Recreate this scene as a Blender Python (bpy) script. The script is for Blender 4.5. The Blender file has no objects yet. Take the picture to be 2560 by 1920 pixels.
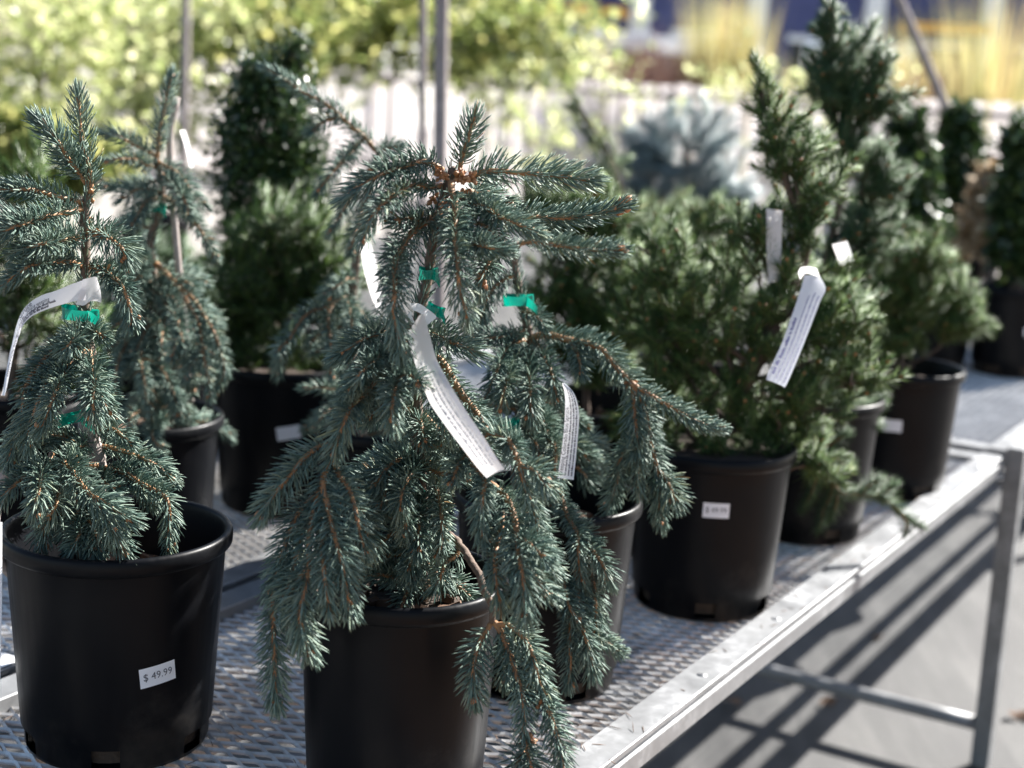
import bpy, bmesh, math, random
import numpy as np
from mathutils import Vector, Matrix
sc = bpy.context.scene
# ---------------------------------------------------------------- camera
P = math.radians(11.5); R = 0.05
F = Vector((0, math.cos(P), -math.sin(P))); R0 = Vector((1, 0, 0)); U0 = Vector((0, math.sin(P), math.cos(P)))
RC = R0 * math.cos(R) + U0 * math.sin(R); UC = -R0 * math.sin(R) + U0 * math.cos(R)
cd = bpy.data.cameras.new('camera'); cam = bpy.data.objects.new('camera', cd); sc.collection.objects.link(cam)
cam.matrix_world = Matrix(((RC.x, UC.x, -F.x, 0), (RC.y, UC.y, -F.y, 0), (RC.z, UC.z, -F.z, 1.58), (0, 0, 0, 1)))
cd.sensor_width = 36; cd.lens = 36 * 3843 / 2560; cd.clip_start = 0.05; cd.clip_end = 500
cd.dof.use_dof = True; cd.dof.focus_distance = 1.73; cd.dof.aperture_fstop = 3.3
sc.camera = cam
# ---------------------------------------------------------------- light
SUN_AZ, SUN_EL = math.radians(51), math.radians(37)
w = bpy.data.worlds.new('World'); sc.world = w; w.use_nodes = True
nt = w.node_tree; bg = nt.nodes['Background']; sky = nt.nodes.new('ShaderNodeTexSky'); sky.sky_type = 'NISHITA'
sky.sun_disc = False; sky.sun_elevation = SUN_EL; sky.sun_rotation = SUN_AZ; sky.air_density = 1.0; sky.dust_density = 1.0
nt.links.new(sky.outputs[0], bg.inputs[0]); bg.inputs[1].default_value = 0.05
sd = bpy.data.lights.new('sun', 'SUN'); sun = bpy.data.objects.new('sun', sd); sc.collection.objects.link(sun)
sd.energy = 5.0; sd.angle = math.radians(0.53); sd.color = (1, 0.965, 0.91)
sdir = Vector((math.sin(SUN_AZ) * math.cos(SUN_EL), math.cos(SUN_AZ) * math.cos(SUN_EL), math.sin(SUN_EL)))
sun.rotation_euler = sdir.to_track_quat('Z', 'Y').to_euler(); sun.location = sdir * 30
sc.view_settings.view_transform = 'Standard'; sc.view_settings.look = 'None'; sc.view_settings.gamma = 1
sc.view_settings.use_curve_mapping = False; sc.view_settings.exposure = 2.05
sc.cycles.use_denoising = True; sc.cycles.max_bounces = 8; sc.cycles.transmission_bounces = 4; sc.cycles.sample_clamp_indirect = 6
sc.cycles.caustics_reflective = False; sc.cycles.caustics_refractive = False
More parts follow.
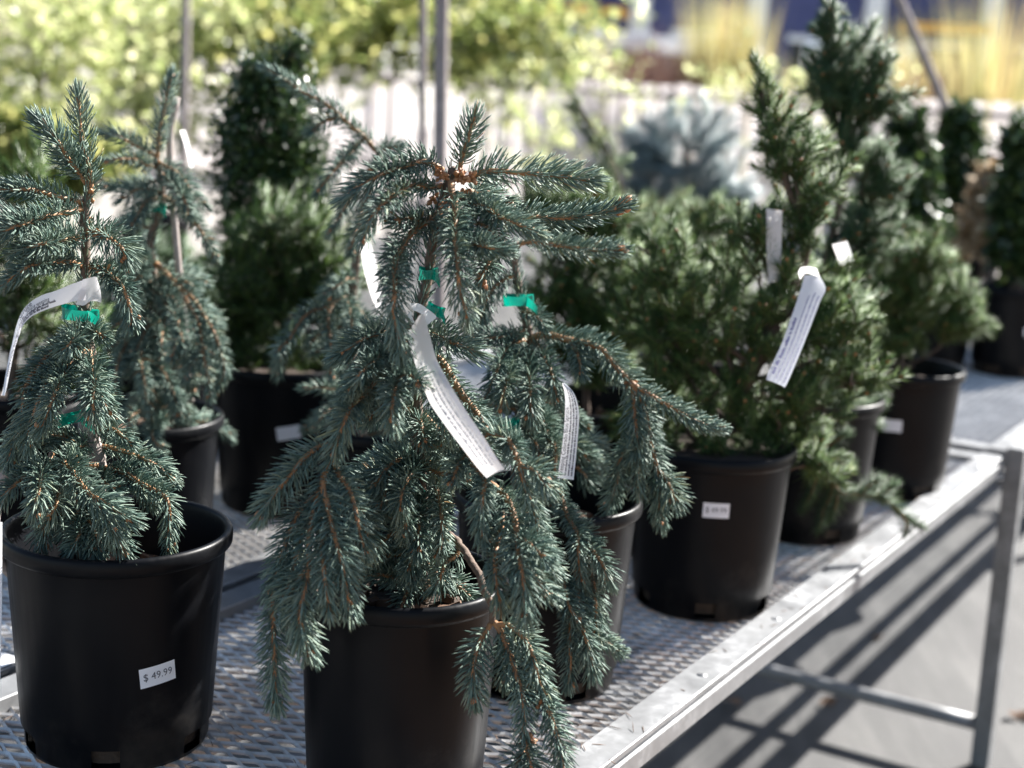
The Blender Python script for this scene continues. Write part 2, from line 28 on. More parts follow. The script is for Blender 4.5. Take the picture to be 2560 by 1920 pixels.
# ---------------------------------------------------------------- measured data: world metres, x right, y away, z up
SPR = {"mid": {"stem": [[-0.0749,1.66,1.4728],[-0.0906,1.66,1.4142],[-0.0968,1.66,1.3604],[-0.0999,1.66,1.3396],[-0.1051,1.66,1.315],[-0.1061,1.66,1.2459],[-0.1028,1.66,1.1803],[-0.1003,1.66,1.1603],[-0.096,1.66,1.107],[-0.0931,1.66,1.0392],[-0.0939,1.66,0.987]],"br": [[[-0.0675,1.66,1.4732],[-0.0655,1.6561,1.4882],[-0.0593,1.6506,1.5083],[-0.0541,1.65,1.5286]],[[-0.0873,1.66,1.4722],[-0.0955,1.6479,1.4774],[-0.108,1.6304,1.4824],[-0.1263,1.6034,1.4761],[-0.146,1.573,1.4688],[-0.1642,1.57,1.4576],[-0.1769,1.57,1.4476]],[[-0.0866,1.66,1.4549],[-0.0956,1.644,1.455],[-0.111,1.6158,1.4581],[-0.1272,1.5808,1.4516],[-0.1384,1.5508,1.4429],[-0.1486,1.54,1.4294],[-0.153,1.54,1.4199],[-0.1572,1.54,1.4081]],[[-0.0808,1.66,1.4329],[-0.0873,1.6478,1.4274],[-0.0982,1.6287,1.42],[-0.1119,1.6031,1.4097],[-0.1194,1.5805,1.3973],[-0.1244,1.5595,1.3852],[-0.1244,1.5374,1.3714],[-0.124,1.5342,1.3694],[-0.1206,1.5122,1.3563],[-0.1212,1.51,1.3462],[-0.1184,1.51,1.3312],[-0.1161,1.51,1.3149],[-0.1138,1.51,1.2998]],[[-0.0747,1.64,1.4619],[-0.0734,1.6308,1.4553],[-0.0704,1.6153,1.4445],[-0.0669,1.5847,1.4234],[-0.0629,1.5464,1.3981],[-0.0596,1.52,1.377],[-0.0584,1.52,1.3746],[-0.0555,1.52,1.3608],[-0.0503,1.52,1.3482],[-0.0476,1.52,1.3379]],[[-0.0684,1.66,1.4496],[-0.0573,1.6405,1.4394],[-0.0356,1.6138,1.4379],[-0.0166,1.5871,1.4304],[0.0017,1.58,1.4237],[0.0175,1.58,1.4173]],[[-0.0664,1.66,1.4609],[-0.0591,1.66,1.4643],[-0.042,1.66,1.472],[-0.0198,1.66,1.4743],[0.0113,1.66,1.4734],[0.0425,1.66,1.4712],[0.0724,1.66,1.4696]],[[-0.0668,1.68,1.4494],[-0.0372,1.6855,1.4328],[-0.0076,1.6906,1.4225],[0.014,1.694,1.4232],[0.0396,1.6981,1.4228],[0.0713,1.7,1.4281],[0.094,1.7,1.433],[0.1116,1.7,1.439]],[[-0.0818,1.66,1.4091],[-0.062,1.6113,1.4052],[-0.046,1.572,1.4043],[-0.0312,1.55,1.4051],[-0.0159,1.55,1.4024]],[[-0.0166,1.7,1.3955],[-0.029,1.6521,1.3813],[-0.0341,1.6257,1.373],[-0.0384,1.62,1.3612],[-0.0392,1.62,1.3526]],[[-0.0561,1.66,1.4515],[-0.0421,1.7019,1.4477],[-0.0247,1.75,1.4397],[-0.0112,1.75,1.4312]],[[-0.0797,1.66,1.4204],[-0.0534,1.6227,1.4216],[-0.0332,1.6,1.42],[-0.023,1.6,1.4096]],[[-0.1147,1.66,1.3008],[-0.1258,1.6393,1.3024],[-0.1395,1.6119,1.3025],[-0.1545,1.5787,1.3],[-0.1654,1.57,1.2936],[-0.1796,1.57,1.2831]],[[-0.1141,1.66,1.2841],[-0.1315,1.6114,1.2855],[-0.1412,1.5724,1.2809],[-0.1501,1.5316,1.2761],[-0.1602,1.53,1.2639],[-0.1669,1.53,1.2527]],[[-0.1121,1.66,1.2635],[-0.1376,1.6079,1.2544],[-0.1537,1.5641,1.2426],[-0.1626,1.5375,1.2356],[-0.1685,1.52,1.2235],[-0.174,1.52,1.2075],[-0.177,1.52,1.1903],[-0.1791,1.52,1.1864]],[[-0.1817,1.54,1.191],[-0.1928,1.5332,1.1933],[-0.2076,1.5216,1.1833],[-0.2186,1.5101,1.1698],[-0.2286,1.5,1.1575],[-0.24,1.5,1.1411],[-0.2468,1.5,1.1273]],[[-0.1815,1.54,1.1836],[-0.1735,1.5267,1.169],[-0.162,1.5123,1.1551],[-0.1559,1.5024,1.1448],[-0.1494,1.49,1.1305],[-0.1442,1.49,1.1125],[-0.1402,1.49,1.0968]],[[-0.1803,1.53,1.1838],[-0.1858,1.5196,1.1715],[-0.1873,1.507,1.1553],[-0.1808,1.4958,1.1417],[-0.1743,1.4845,1.1284],[-0.1679,1.4725,1.1143],[-0.1613,1.46,1.0969],[-0.1573,1.46,1.0766],[-0.1534,1.46,1.0611],[-0.1495,1.46,1.0467]],[[-0.1845,1.53,1.1639],[-0.1961,1.5219,1.1433],[-0.2037,1.5181,1.1354],[-0.2123,1.5135,1.1252],[-0.2182,1.5076,1.1094],[-0.2239,1.5007,1.0903],[-0.2315,1.5,1.0629],[-0.2371,1.5,1.0414]],[[-0.2372,1.5,1.0464],[-0.2333,1.4969,1.0227],[-0.2343,1.4968,1.0231],[-0.2314,1.4941,1.0026],[-0.2291,1.4906,0.9749],[-0.2302,1.49,0.9497],[-0.2265,1.49,0.9292]],[[-0.1924,1.52,1.149],[-0.1953,1.5096,1.1321],[-0.1961,1.4938,1.1062],[-0.1956,1.478,1.0807],[-0.1969,1.4652,1.0606],[-0.2003,1.46,1.0403],[-0.1977,1.46,1.0228],[-0.1915,1.46,0.9955]],[[-0.1837,1.51,1.1375],[-0.1832,1.4915,1.1198],[-0.1814,1.472,1.1016],[-0.1772,1.4526,1.0841],[-0.173,1.45,1.0647],[-0.1691,1.45,1.0456]],[[-0.2013,1.52,1.1238],[-0.2087,1.5083,1.101],[-0.2125,1.4975,1.0795],[-0.2164,1.4868,1.0583],[-0.2197,1.48,1.0419],[-0.2114,1.48,1.0317],[-0.2046,1.48,1.0021]],[[-0.1152,1.66,1.2776],[-0.1222,1.6231,1.275],[-0.1207,1.5774,1.2675],[-0.1184,1.5248,1.2599],[-0.118,1.5,1.2437],[-0.1164,1.5,1.2295]],[[-0.1073,1.66,1.2716],[-0.094,1.6504,1.2714],[-0.0792,1.6386,1.2667],[-0.0667,1.6245,1.2547],[-0.0529,1.6075,1.2398],[-0.0366,1.5872,1.2224],[-0.0284,1.5762,1.2128],[-0.0263,1.5743,1.2121],[-0.0126,1.5633,1.2104],[-0.0012,1.5513,1.2027],[0.0066,1.5412,1.1945],[-0.0009,1.5296,1.2102],[0.0068,1.517,1.1991],[0.0133,1.5048,1.1881],[0.0189,1.5,1.1703],[0.0232,1.5,1.1548],[0.0298,1.5,1.1405],[0.0342,1.5,1.1248],[0.0412,1.5,1.1031],[0.0492,1.5,1.0862]],[[-0.1057,1.66,1.2974],[-0.0918,1.6413,1.2962],[-0.0783,1.6231,1.2962],[-0.0598,1.6,1.2949],[-0.0423,1.6,1.2871]],[[-0.1042,1.66,1.2562],[-0.0893,1.6283,1.2528],[-0.0791,1.5883,1.2425],[-0.0667,1.55,1.2267],[-0.0587,1.55,1.2087]],[[-0.0968,1.66,1.2002],[-0.0725,1.6196,1.1925],[-0.045,1.5703,1.1831],[-0.025,1.5231,1.1703],[-0.0238,1.5,1.1584],[-0.0241,1.5,1.1389],[-0.0232,1.5,1.1194],[-0.0204,1.5,1.1085]],[[-0.0169,1.56,1.1545],[-0.0017,1.5396,1.1497],[0.0048,1.5244,1.1419],[0.0091,1.5062,1.1315],[0.0133,1.4854,1.1197],[0.0164,1.4621,1.1067],[0.0195,1.45,1.0917],[0.0217,1.45,1.0713],[0.025,1.45,1.0522]],[[-0.0008,1.55,1.128],[-0.0045,1.5228,1.1134],[-0.0083,1.4998,1.1018],[-0.0073,1.4777,1.0907],[-0.0039,1.47,1.0715],[-0.0008,1.47,1.0546]],[[0.0151,1.52,1.1028],[0.0253,1.4913,1.0903],[0.0338,1.471,1.0829],[0.0425,1.47,1.0727],[0.0486,1.47,1.0682]],[[0.0209,1.56,1.1287],[0.0291,1.54,1.1124],[0.0355,1.5263,1.1019],[0.0423,1.52,1.0855],[0.05,1.52,1.0772]],[[-0.0929,1.66,1.1301],[-0.0784,1.637,1.1251],[-0.0714,1.6121,1.114],[-0.0684,1.5882,1.103],[-0.0672,1.58,1.0836],[-0.0691,1.58,1.0692]],[[-0.0476,1.6,1.0705],[-0.052,1.5934,1.0619],[-0.0615,1.5863,1.0571],[-0.0656,1.58,1.0446],[-0.0714,1.58,1.0326]],[[-0.0976,1.66,1.1525],[-0.0916,1.6506,1.1472],[-0.0751,1.6332,1.1447],[-0.058,1.62,1.1465],[-0.0428,1.62,1.1434]],[[-0.0981,1.66,1.1657],[-0.1321,1.7214,1.1406],[-0.1477,1.7503,1.1255],[-0.1634,1.76,1.118],[-0.1783,1.76,1.1116]],[[-0.0992,1.66,1.1604],[-0.1228,1.6237,1.15],[-0.1277,1.6101,1.1429],[-0.1301,1.6,1.1287],[-0.1345,1.6,1.1104]],[[-0.0949,1.66,1.0816],[-0.1053,1.66,1.081],[-0.1222,1.66,1.0801],[-0.1353,1.66,1.0822],[-0.1508,1.66,1.0787]],[[-0.0944,1.66,1.0667],[-0.1064,1.6874,1.0549],[-0.1189,1.7171,1.0395],[-0.1282,1.72,1.0282]],[[-0.0937,1.66,1.049],[-0.113,1.6408,1.0467],[-0.137,1.62,1.0501],[-0.1559,1.62,1.0425]],[[-0.0943,1.66,1.0285],[-0.1171,1.6209,1.0268],[-0.1346,1.6,1.0343],[-0.1522,1.6,1.032]],[[-0.0935,1.66,1.0422],[-0.0816,1.642,1.0351],[-0.073,1.63,1.0301],[-0.0648,1.63,1.0197]],[[-0.0974,1.66,1.1472],[-0.1072,1.6033,1.1445],[-0.1097,1.56,1.1384],[-0.1116,1.56,1.1218]],[[-0.0946,1.66,1.1072],[-0.1013,1.6268,1.1083],[-0.1046,1.572,1.1059],[-0.1051,1.57,1.0898]],[[-0.1554,1.58,1.1266],[-0.1504,1.5594,1.1137],[-0.1431,1.54,1.1009],[-0.139,1.54,1.0847]],[[-0.0102,1.53,1.0111],[-0.0132,1.5265,1.0064],[-0.0183,1.5208,0.9989],[-0.023,1.5123,0.9867],[-0.0242,1.5026,0.9718],[-0.0246,1.5,0.9576],[-0.0222,1.5,0.939]],[[-0.0069,1.53,1.0125],[-0.001,1.526,1.0072],[0.005,1.5208,0.999],[0.0136,1.5124,0.9851],[0.0189,1.503,0.9681],[0.0253,1.4935,0.9513],[0.0297,1.49,0.9296],[0.0308,1.49,0.9085],[0.0329,1.49,0.8992]],[[0.0322,1.49,0.9015],[0.0348,1.4819,0.8948],[0.0385,1.4709,0.886],[0.0425,1.47,0.8726]],[[-0.0035,1.53,1.0115],[0.0098,1.5238,1.0133],[0.0236,1.5154,1.0043],[0.0332,1.5066,0.9907],[0.0394,1.5,0.9762],[0.0446,1.5,0.9613],[0.0518,1.5,0.9488]],[[0.0365,1.52,0.9703],[0.044,1.5079,0.9521],[0.049,1.4995,0.9395],[0.0561,1.4922,0.9301],[0.062,1.4842,0.9187],[0.067,1.48,0.9068],[0.0702,1.48,0.8893],[0.0722,1.48,0.8729]],[[0.0309,1.5,0.8838],[0.0255,1.4767,0.8826],[0.0227,1.47,0.8739]],[[0.0083,1.53,0.998],[0.0068,1.5249,0.9834],[0.0065,1.52,0.9688],[0.0083,1.52,0.9535]]],"bare": [[[-0.0921,1.66,1.0749],[-0.0725,1.6339,1.0772],[-0.0546,1.6087,1.0779],[-0.0406,1.5799,1.0707],[-0.0253,1.5444,1.0613],[-0.0182,1.53,1.0475],[-0.0102,1.53,1.0314],[-0.0076,1.53,1.0149],[-0.008,1.53,1.0124]]]},"left": {"stem": [[-0.4894,1.75,1.4242],[-0.4948,1.75,1.4095],[-0.4962,1.75,1.3883],[-0.4951,1.75,1.3646],[-0.4952,1.75,1.3379],[-0.4953,1.75,1.3218],[-0.4969,1.75,1.2881],[-0.4957,1.75,1.261],[-0.4905,1.75,1.234],[-0.4894,1.75,1.1929],[-0.4923,1.75,1.1554],[-0.4937,1.75,1.1466],[-0.4857,1.75,1.1218],[-0.4817,1.75,1.1024],[-0.4833,1.75,1.0627],[-0.4861,1.75,1.0341]],"br": [[[-0.4881,1.75,1.4203],[-0.4913,1.75,1.4463],[-0.497,1.75,1.4746],[-0.5007,1.75,1.5015],[-0.5034,1.75,1.527]],[[-0.4946,1.75,1.4304],[-0.5029,1.7338,1.4506],[-0.5121,1.7129,1.4768],[-0.5226,1.71,1.489],[-0.5339,1.71,1.4986]],[[-0.4974,1.75,1.408],[-0.5111,1.7253,1.4159],[-0.5244,1.701,1.4223],[-0.5379,1.6755,1.4273],[-0.5617,1.66,1.4286],[-0.5842,1.66,1.4287]],[[-0.4974,1.75,1.4041],[-0.5027,1.7315,1.4015],[-0.5148,1.6896,1.3995],[-0.5244,1.6513,1.3963],[-0.5341,1.62,1.3927],[-0.549,1.62,1.3846],[-0.5639,1.62,1.374]],[[-0.4977,1.75,1.3711],[-0.5009,1.7247,1.3709],[-0.5069,1.6751,1.3734],[-0.5106,1.6341,1.3739],[-0.5341,1.63,1.3658]],[[-0.4979,1.75,1.3378],[-0.5069,1.7088,1.3464],[-0.5152,1.6683,1.3496],[-0.5219,1.6296,1.3503],[-0.535,1.62,1.3408],[-0.5487,1.62,1.329]],[[-0.495,1.75,1.3765],[-0.4699,1.7261,1.3776],[-0.4519,1.7072,1.374],[-0.4397,1.7,1.3663],[-0.4365,1.7,1.3562]],[[-0.4939,1.75,1.3366],[-0.4676,1.7266,1.3368],[-0.4533,1.7122,1.3329],[-0.4397,1.6947,1.3241],[-0.4325,1.6817,1.316],[-0.427,1.68,1.3023],[-0.4238,1.68,1.2869]],[[-0.4945,1.75,1.2407],[-0.4951,1.738,1.2374],[-0.4989,1.7139,1.2335],[-0.5001,1.6865,1.2267],[-0.4993,1.6617,1.2198],[-0.4963,1.6305,1.2108],[-0.4983,1.62,1.2001],[-0.5035,1.62,1.187],[-0.5086,1.62,1.1752]],[[-0.4862,1.73,1.2406],[-0.4781,1.7103,1.2353],[-0.4707,1.6884,1.2292],[-0.459,1.6504,1.219],[-0.4534,1.63,1.2054],[-0.4532,1.63,1.1899]],[[-0.4957,1.75,1.2678],[-0.506,1.7394,1.2623],[-0.5153,1.7253,1.2494],[-0.5258,1.7118,1.2393],[-0.5347,1.6976,1.2268],[-0.541,1.6839,1.2132],[-0.5424,1.6671,1.1942],[-0.543,1.66,1.1693],[-0.5497,1.66,1.1514],[-0.5566,1.66,1.1245]],[[-0.4958,1.75,1.2542],[-0.5081,1.7095,1.2339],[-0.5162,1.6751,1.2163],[-0.519,1.6462,1.1999],[-0.5237,1.64,1.1815],[-0.5277,1.64,1.1679],[-0.5254,1.64,1.1496]],[[-0.4957,1.75,1.2597],[-0.4914,1.6977,1.2634],[-0.4881,1.66,1.2623],[-0.4933,1.66,1.2569]],[[-0.4957,1.75,1.2624],[-0.4754,1.7154,1.2679],[-0.4607,1.7,1.2646]],[[-0.488,1.75,1.2026],[-0.4694,1.7116,1.1978],[-0.4556,1.68,1.1905],[-0.4518,1.68,1.1801]],[[-0.516,1.68,1.1309],[-0.513,1.6613,1.1251],[-0.5142,1.6484,1.123],[-0.5105,1.6197,1.115],[-0.507,1.6,1.1037],[-0.5098,1.6,1.0866]],[[-0.5174,1.68,1.124],[-0.5242,1.6679,1.1214],[-0.5334,1.6476,1.1143],[-0.5413,1.6283,1.1071],[-0.5502,1.62,1.0971],[-0.5644,1.62,1.0819]],[[-0.4748,1.72,1.1105],[-0.5001,1.679,1.1225],[-0.4846,1.6614,1.1158],[-0.4687,1.6415,1.1073],[-0.4566,1.6257,1.1004],[-0.4436,1.62,1.0974],[-0.4296,1.62,1.0889],[-0.4131,1.62,1.0792]],[[-0.4817,1.75,1.1024],[-0.4651,1.739,1.0991],[-0.4441,1.7258,1.0995],[-0.4198,1.7091,1.0941],[-0.4005,1.6954,1.0892],[-0.3874,1.6849,1.0833],[-0.3823,1.68,1.0699],[-0.3809,1.68,1.0535],[-0.3819,1.68,1.0301]],[[-0.4857,1.75,1.1246],[-0.4743,1.7483,1.1242],[-0.4545,1.7453,1.1218],[-0.439,1.743,1.119],[-0.4206,1.7401,1.1137],[-0.4084,1.74,1.1059],[-0.3961,1.74,1.0926]],[[-0.4723,1.72,1.0717],[-0.4583,1.6879,1.0623],[-0.4477,1.6682,1.0577],[-0.4347,1.6435,1.0523],[-0.426,1.64,1.0404],[-0.4208,1.64,1.0312]],[[-0.4803,1.71,1.0686],[-0.4767,1.6876,1.06],[-0.4614,1.6608,1.0524],[-0.4559,1.65,1.0411],[-0.4533,1.65,1.029]],[[-0.4831,1.72,1.0572],[-0.4805,1.6818,1.0478],[-0.4809,1.66,1.0408],[-0.4862,1.66,1.0268]],[[-0.5026,1.75,1.0475],[-0.5171,1.7069,1.0509],[-0.5236,1.6847,1.0516],[-0.525,1.68,1.0391],[-0.5264,1.68,1.0267]],[[-0.4845,1.75,1.0938],[-0.4744,1.7282,1.0917],[-0.4595,1.7028,1.0924],[-0.4481,1.7,1.0896]],[[-0.5066,1.7,1.0948],[-0.5073,1.6756,1.0851],[-0.5053,1.66,1.0761],[-0.512,1.66,1.0649]],[[-0.5045,1.72,1.084],[-0.4892,1.6944,1.067],[-0.4905,1.68,1.0547],[-0.5012,1.68,1.0404]],[[-0.4911,1.75,1.1328],[-0.4941,1.7222,1.1297],[-0.4957,1.7,1.1228],[-0.5011,1.7,1.1143]]],"bare": []},"right": {"stem": [[-0.0027,2.02,1.3563],[-0.0063,2.02,1.3412],[0.004,2.02,1.2927],[0.0125,2.02,1.262],[0.0195,2.02,1.2278],[0.0169,2.02,1.1754],[0.012,2.02,1.1228],[0.0125,2.02,1.0477],[0.0134,2.02,0.9856]],"br": [[[-0.0026,2.02,1.354],[0.0033,2.0176,1.3584],[0.0184,2.0126,1.3607],[0.0561,2.0001,1.3607],[0.0891,1.99,1.3574],[0.1311,1.99,1.3588]],[[0.0195,2.02,1.228],[0.0284,2.0151,1.2356],[0.048,2.0061,1.2404],[0.0709,1.9956,1.238],[0.0936,1.985,1.2348],[0.1162,1.974,1.2287],[0.1285,1.9657,1.217],[0.1409,1.957,1.204],[0.1531,1.9488,1.1925],[0.1574,1.9404,1.1761],[0.1603,1.9287,1.1529],[0.1625,1.92,1.1321],[0.166,1.92,1.1017],[0.1637,1.92,1.1197],[0.1667,1.92,1.0969],[0.1675,1.92,1.0738],[0.1691,1.92,1.06]],[[0.1508,1.94,1.1957],[0.1645,1.9363,1.188],[0.1833,1.9316,1.1803],[0.2059,1.9255,1.1676],[0.2284,1.92,1.1567],[0.2531,1.92,1.1485],[0.269,1.92,1.1455]],[[0.1524,1.94,1.1943],[0.1685,1.9379,1.1742],[0.181,1.9336,1.1219],[0.1889,1.9319,1.1027],[0.194,1.9301,1.0802],[0.1973,1.93,1.054],[0.2004,1.93,1.0308],[0.203,1.93,1.0152]],[[0.1624,1.93,1.128],[0.1532,1.9326,1.1115],[0.1436,1.936,1.0885],[0.143,1.9392,1.0643],[0.1383,1.94,1.0435],[0.1335,1.94,1.0228]],[[0.0194,2.02,1.2311],[0.0132,2.009,1.2312],[-0.0048,1.9751,1.23],[-0.0143,1.9402,1.2191],[-0.0205,1.9053,1.2074],[-0.0269,1.9,1.1902],[-0.0305,1.9,1.1736]],[[0.0199,2.02,1.2217],[0.0201,1.9997,1.216],[0.0208,1.949,1.2025],[0.0229,1.8982,1.1902],[0.0252,1.88,1.1718],[0.0275,1.88,1.1556]],[[0.0213,2.02,1.225],[0.0319,2.0008,1.2258],[0.0412,1.9701,1.2164],[0.0489,1.9334,1.204],[0.054,1.92,1.1888],[0.0608,1.92,1.1725]],[[0.0157,2.02,1.2435],[0.0066,2.0051,1.2408],[-0.0128,1.9754,1.2403],[-0.0348,1.95,1.2405],[-0.0527,1.95,1.2396]],[[-0.0033,2.02,1.3155],[-0.0168,2.0091,1.3116],[-0.0311,1.9937,1.2992],[-0.0406,1.98,1.2839],[-0.044,1.98,1.2594]],[[0.0082,2.02,1.2696],[0.0205,2.0046,1.2695],[0.0298,1.99,1.2646],[0.0364,1.99,1.2541]],[[0.0106,2.02,1.2213],[0.0007,1.9692,1.2114],[-0.0056,1.9149,1.2003],[-0.0103,1.88,1.1863],[-0.0122,1.88,1.1655]],[[0.0116,2.02,1.1406],[0.0304,1.9936,1.1363],[0.0444,1.9706,1.1297],[0.0509,1.9411,1.1137],[0.0581,1.9277,1.1093],[0.0607,1.9,1.0935],[0.0619,1.9,1.0707],[0.0618,1.9,1.0461]],[[0.063,1.92,1.0576],[0.0783,1.8793,1.033],[0.0901,1.8513,1.0177],[0.0918,1.83,1.0019],[0.0958,1.83,0.9825],[0.0999,1.83,0.9616]],[[0.083,1.9,1.0117],[0.0987,1.8778,1.01],[0.1114,1.8453,0.9965],[0.1231,1.83,0.9839],[0.1315,1.83,0.9647]],[[0.0953,1.88,0.9938],[0.1091,1.8664,0.9758],[0.1142,1.8545,0.9571],[0.117,1.8427,0.9383],[0.1196,1.84,0.9164],[0.1238,1.84,0.8951]],[[0.1183,1.84,0.9309],[0.1213,1.8359,0.9114],[0.1245,1.8314,0.8894],[0.1342,1.83,0.8819],[0.1509,1.83,0.8715]],[[0.0927,1.85,0.9727],[0.095,1.8336,0.9479],[0.0953,1.8191,0.926],[0.101,1.8096,0.9131],[0.1082,1.8,0.8963],[0.1133,1.8,0.8757],[0.1165,1.8,0.8549]],[[0.0844,1.85,0.9646],[0.0868,1.8342,0.9397],[0.0881,1.8155,0.9103],[0.0876,1.8024,0.8901],[0.0888,1.8,0.8674],[0.0891,1.8,0.8381]],[[0.0738,1.85,0.9717],[0.0785,1.8191,0.9521],[0.086,1.8,0.9367],[0.0969,1.8,0.9207]],[[0.0932,2.06,1.077],[0.1016,2.0755,1.0802],[0.1142,2.0951,1.0694],[0.1235,2.1,1.0536]],[[0.0941,2.06,1.0622],[0.1055,2.068,1.0624],[0.1179,2.0784,1.0505],[0.127,2.08,1.0355]],[[0.0948,2.06,1.0491],[0.1049,2.06,1.0413],[0.1136,2.06,1.0302]],[[0.0946,2.08,1.084],[0.1085,2.0975,1.0788],[0.1216,2.1176,1.0645],[0.1308,2.12,1.0492]],[[0.0108,2.02,1.1246],[0.0251,1.9605,1.1186],[0.0343,1.92,1.1133],[0.0397,1.92,1.0952]]],"bare": []},"backleft": {"stem": [[-0.559,2.36,1.4223],[-0.5518,2.36,1.3929],[-0.5508,2.36,1.3576],[-0.5569,2.36,1.3307],[-0.5676,2.36,1.2945],[-0.5621,2.36,1.2371],[-0.5493,2.36,1.1833],[-0.5364,2.36,1.1198],[-0.5197,2.36,1.0651],[-0.5121,2.36,1.0095]],"br": [[[-0.5581,2.36,1.4189],[-0.5556,2.36,1.4539],[-0.5469,2.36,1.4977],[-0.5427,2.36,1.5232],[-0.5367,2.36,1.5472]],[[-0.5608,2.36,1.4258],[-0.5778,2.3288,1.4404],[-0.5964,2.3,1.4544],[-0.6187,2.3,1.4584]],[[-0.5607,2.36,1.4082],[-0.5724,2.3074,1.4212],[-0.5861,2.26,1.4265],[-0.6081,2.26,1.4237]],[[-0.5571,2.36,1.3891],[-0.5912,2.383,1.3805],[-0.6224,2.4,1.3741],[-0.6423,2.4,1.3713]],[[-0.5554,2.36,1.419],[-0.522,2.3294,1.4051],[-0.4992,2.3054,1.3906],[-0.4875,2.3,1.3743],[-0.4771,2.3,1.3628]],[[-0.5517,2.36,1.3664],[-0.5408,2.3511,1.3641],[-0.514,2.3264,1.3517],[-0.4916,2.3042,1.3392],[-0.4726,2.2804,1.3217],[-0.4586,2.28,1.3017],[-0.4506,2.28,1.2866]],[[-0.5501,2.36,1.3982],[-0.5214,2.3117,1.389],[-0.496,2.26,1.3737],[-0.4857,2.26,1.3555]],[[-0.5621,2.36,1.2623],[-0.5248,2.3299,1.2412],[-0.5026,2.3101,1.2255],[-0.4833,2.2941,1.2146],[-0.4628,2.272,1.1944],[-0.444,2.2483,1.1713],[-0.4317,2.24,1.1471],[-0.428,2.24,1.1246],[-0.4347,2.24,1.1031],[-0.4432,2.24,1.0886]],[[-0.5619,2.36,1.1827],[-0.574,2.3144,1.1623],[-0.5648,2.2845,1.1447],[-0.5563,2.2569,1.1289],[-0.5437,2.22,1.1051],[-0.5385,2.22,1.0756],[-0.5351,2.22,1.0565]],[[-0.5601,2.36,1.1645],[-0.5394,2.296,1.126],[-0.5174,2.2542,1.1049],[-0.5036,2.24,1.082],[-0.4966,2.24,1.054]],[[-0.5004,2.3,1.2217],[-0.4763,2.2701,1.1923],[-0.4616,2.2425,1.1626],[-0.4533,2.22,1.1324],[-0.4479,2.22,1.11],[-0.4434,2.22,1.0875]],[[-0.562,2.36,1.2281],[-0.5753,2.3052,1.2172],[-0.5744,2.26,1.1977],[-0.5778,2.26,1.1712]],[[-0.5602,2.36,1.2191],[-0.5284,2.3076,1.2068],[-0.5026,2.2558,1.1915],[-0.486,2.22,1.1705],[-0.4824,2.22,1.143]],[[-0.5305,2.36,1.0366],[-0.5559,2.2772,1.0498],[-0.565,2.2295,1.0457],[-0.5609,2.22,1.0304],[-0.5591,2.22,1.0057]],[[-0.5305,2.36,1.0273],[-0.5369,2.2715,1.0286],[-0.5299,2.2203,1.0231],[-0.5194,2.22,1.0007]],[[-0.514,2.36,1.0188],[-0.4993,2.3341,1.0291],[-0.4944,2.32,1.0196]],[[-0.5846,2.3,1.1552],[-0.5896,2.2716,1.1333],[-0.5912,2.2444,1.1119],[-0.5884,2.24,1.0776]],[[-0.5603,2.36,1.2552],[-0.5697,2.3326,1.2546],[-0.5743,2.301,1.2443],[-0.5793,2.3,1.2266]]],"bare": []},"behind": {"stem": [[-0.2183,2.34,1.4493],[-0.2245,2.34,1.4201],[-0.2403,2.34,1.3406],[-0.25,2.34,1.2542],[-0.2505,2.34,1.1606],[-0.2478,2.34,1.0658],[-0.2419,2.34,0.9696]],"br": [[[-0.2183,2.34,1.4493],[-0.227,2.3369,1.4559],[-0.2408,2.3306,1.4728],[-0.2578,2.324,1.4876],[-0.2798,2.3156,1.5055],[-0.3031,2.3071,1.5214],[-0.3838,2.3,1.5653]],[[-0.2416,2.34,1.4689],[-0.2497,2.32,1.4608],[-0.2606,2.2837,1.4433],[-0.2726,2.2457,1.4265],[-0.2848,2.24,1.4095],[-0.2929,2.24,1.3966]],[[-0.2281,2.34,1.4263],[-0.2424,2.3147,1.4099],[-0.2489,2.2978,1.397],[-0.2594,2.2618,1.3687],[-0.2705,2.26,1.3462],[-0.2787,2.26,1.3338]],[[-0.2184,2.34,1.451],[-0.2039,2.3125,1.4583],[-0.1874,2.3,1.4597]],[[-0.2488,2.34,1.2308],[-0.2726,2.3172,1.2257],[-0.2877,2.2993,1.2152],[-0.3061,2.2811,1.2118],[-0.3204,2.2614,1.1984],[-0.3339,2.24,1.1716],[-0.347,2.24,1.1395],[-0.3501,2.24,1.1236]],[[-0.2729,2.32,1.2235],[-0.2825,2.288,1.2066],[-0.2743,2.2544,1.1861],[-0.2676,2.22,1.1612],[-0.265,2.22,1.1266]],[[-0.2624,2.32,1.2294],[-0.2515,2.2878,1.2205],[-0.2409,2.2433,1.2071],[-0.2416,2.24,1.1867]],[[-0.2449,2.34,1.0947],[-0.2664,2.2952,1.0918],[-0.2885,2.26,1.0997],[-0.3093,2.26,1.0969]],[[-0.2441,2.34,1.0671],[-0.2656,2.2944,1.0667],[-0.2822,2.26,1.0572],[-0.2923,2.26,1.0406]],[[-0.2477,2.34,1.2559],[-0.2588,2.3122,1.259],[-0.2685,2.2774,1.2527],[-0.2845,2.27,1.2408]],[[-0.2429,2.34,1.2131],[-0.225,2.3084,1.1974],[-0.2147,2.3,1.1779]],[[-0.2389,2.34,1.3769],[-0.2401,2.3083,1.3534],[-0.2433,2.28,1.3301],[-0.2496,2.28,1.3091]]],"bare": []}}
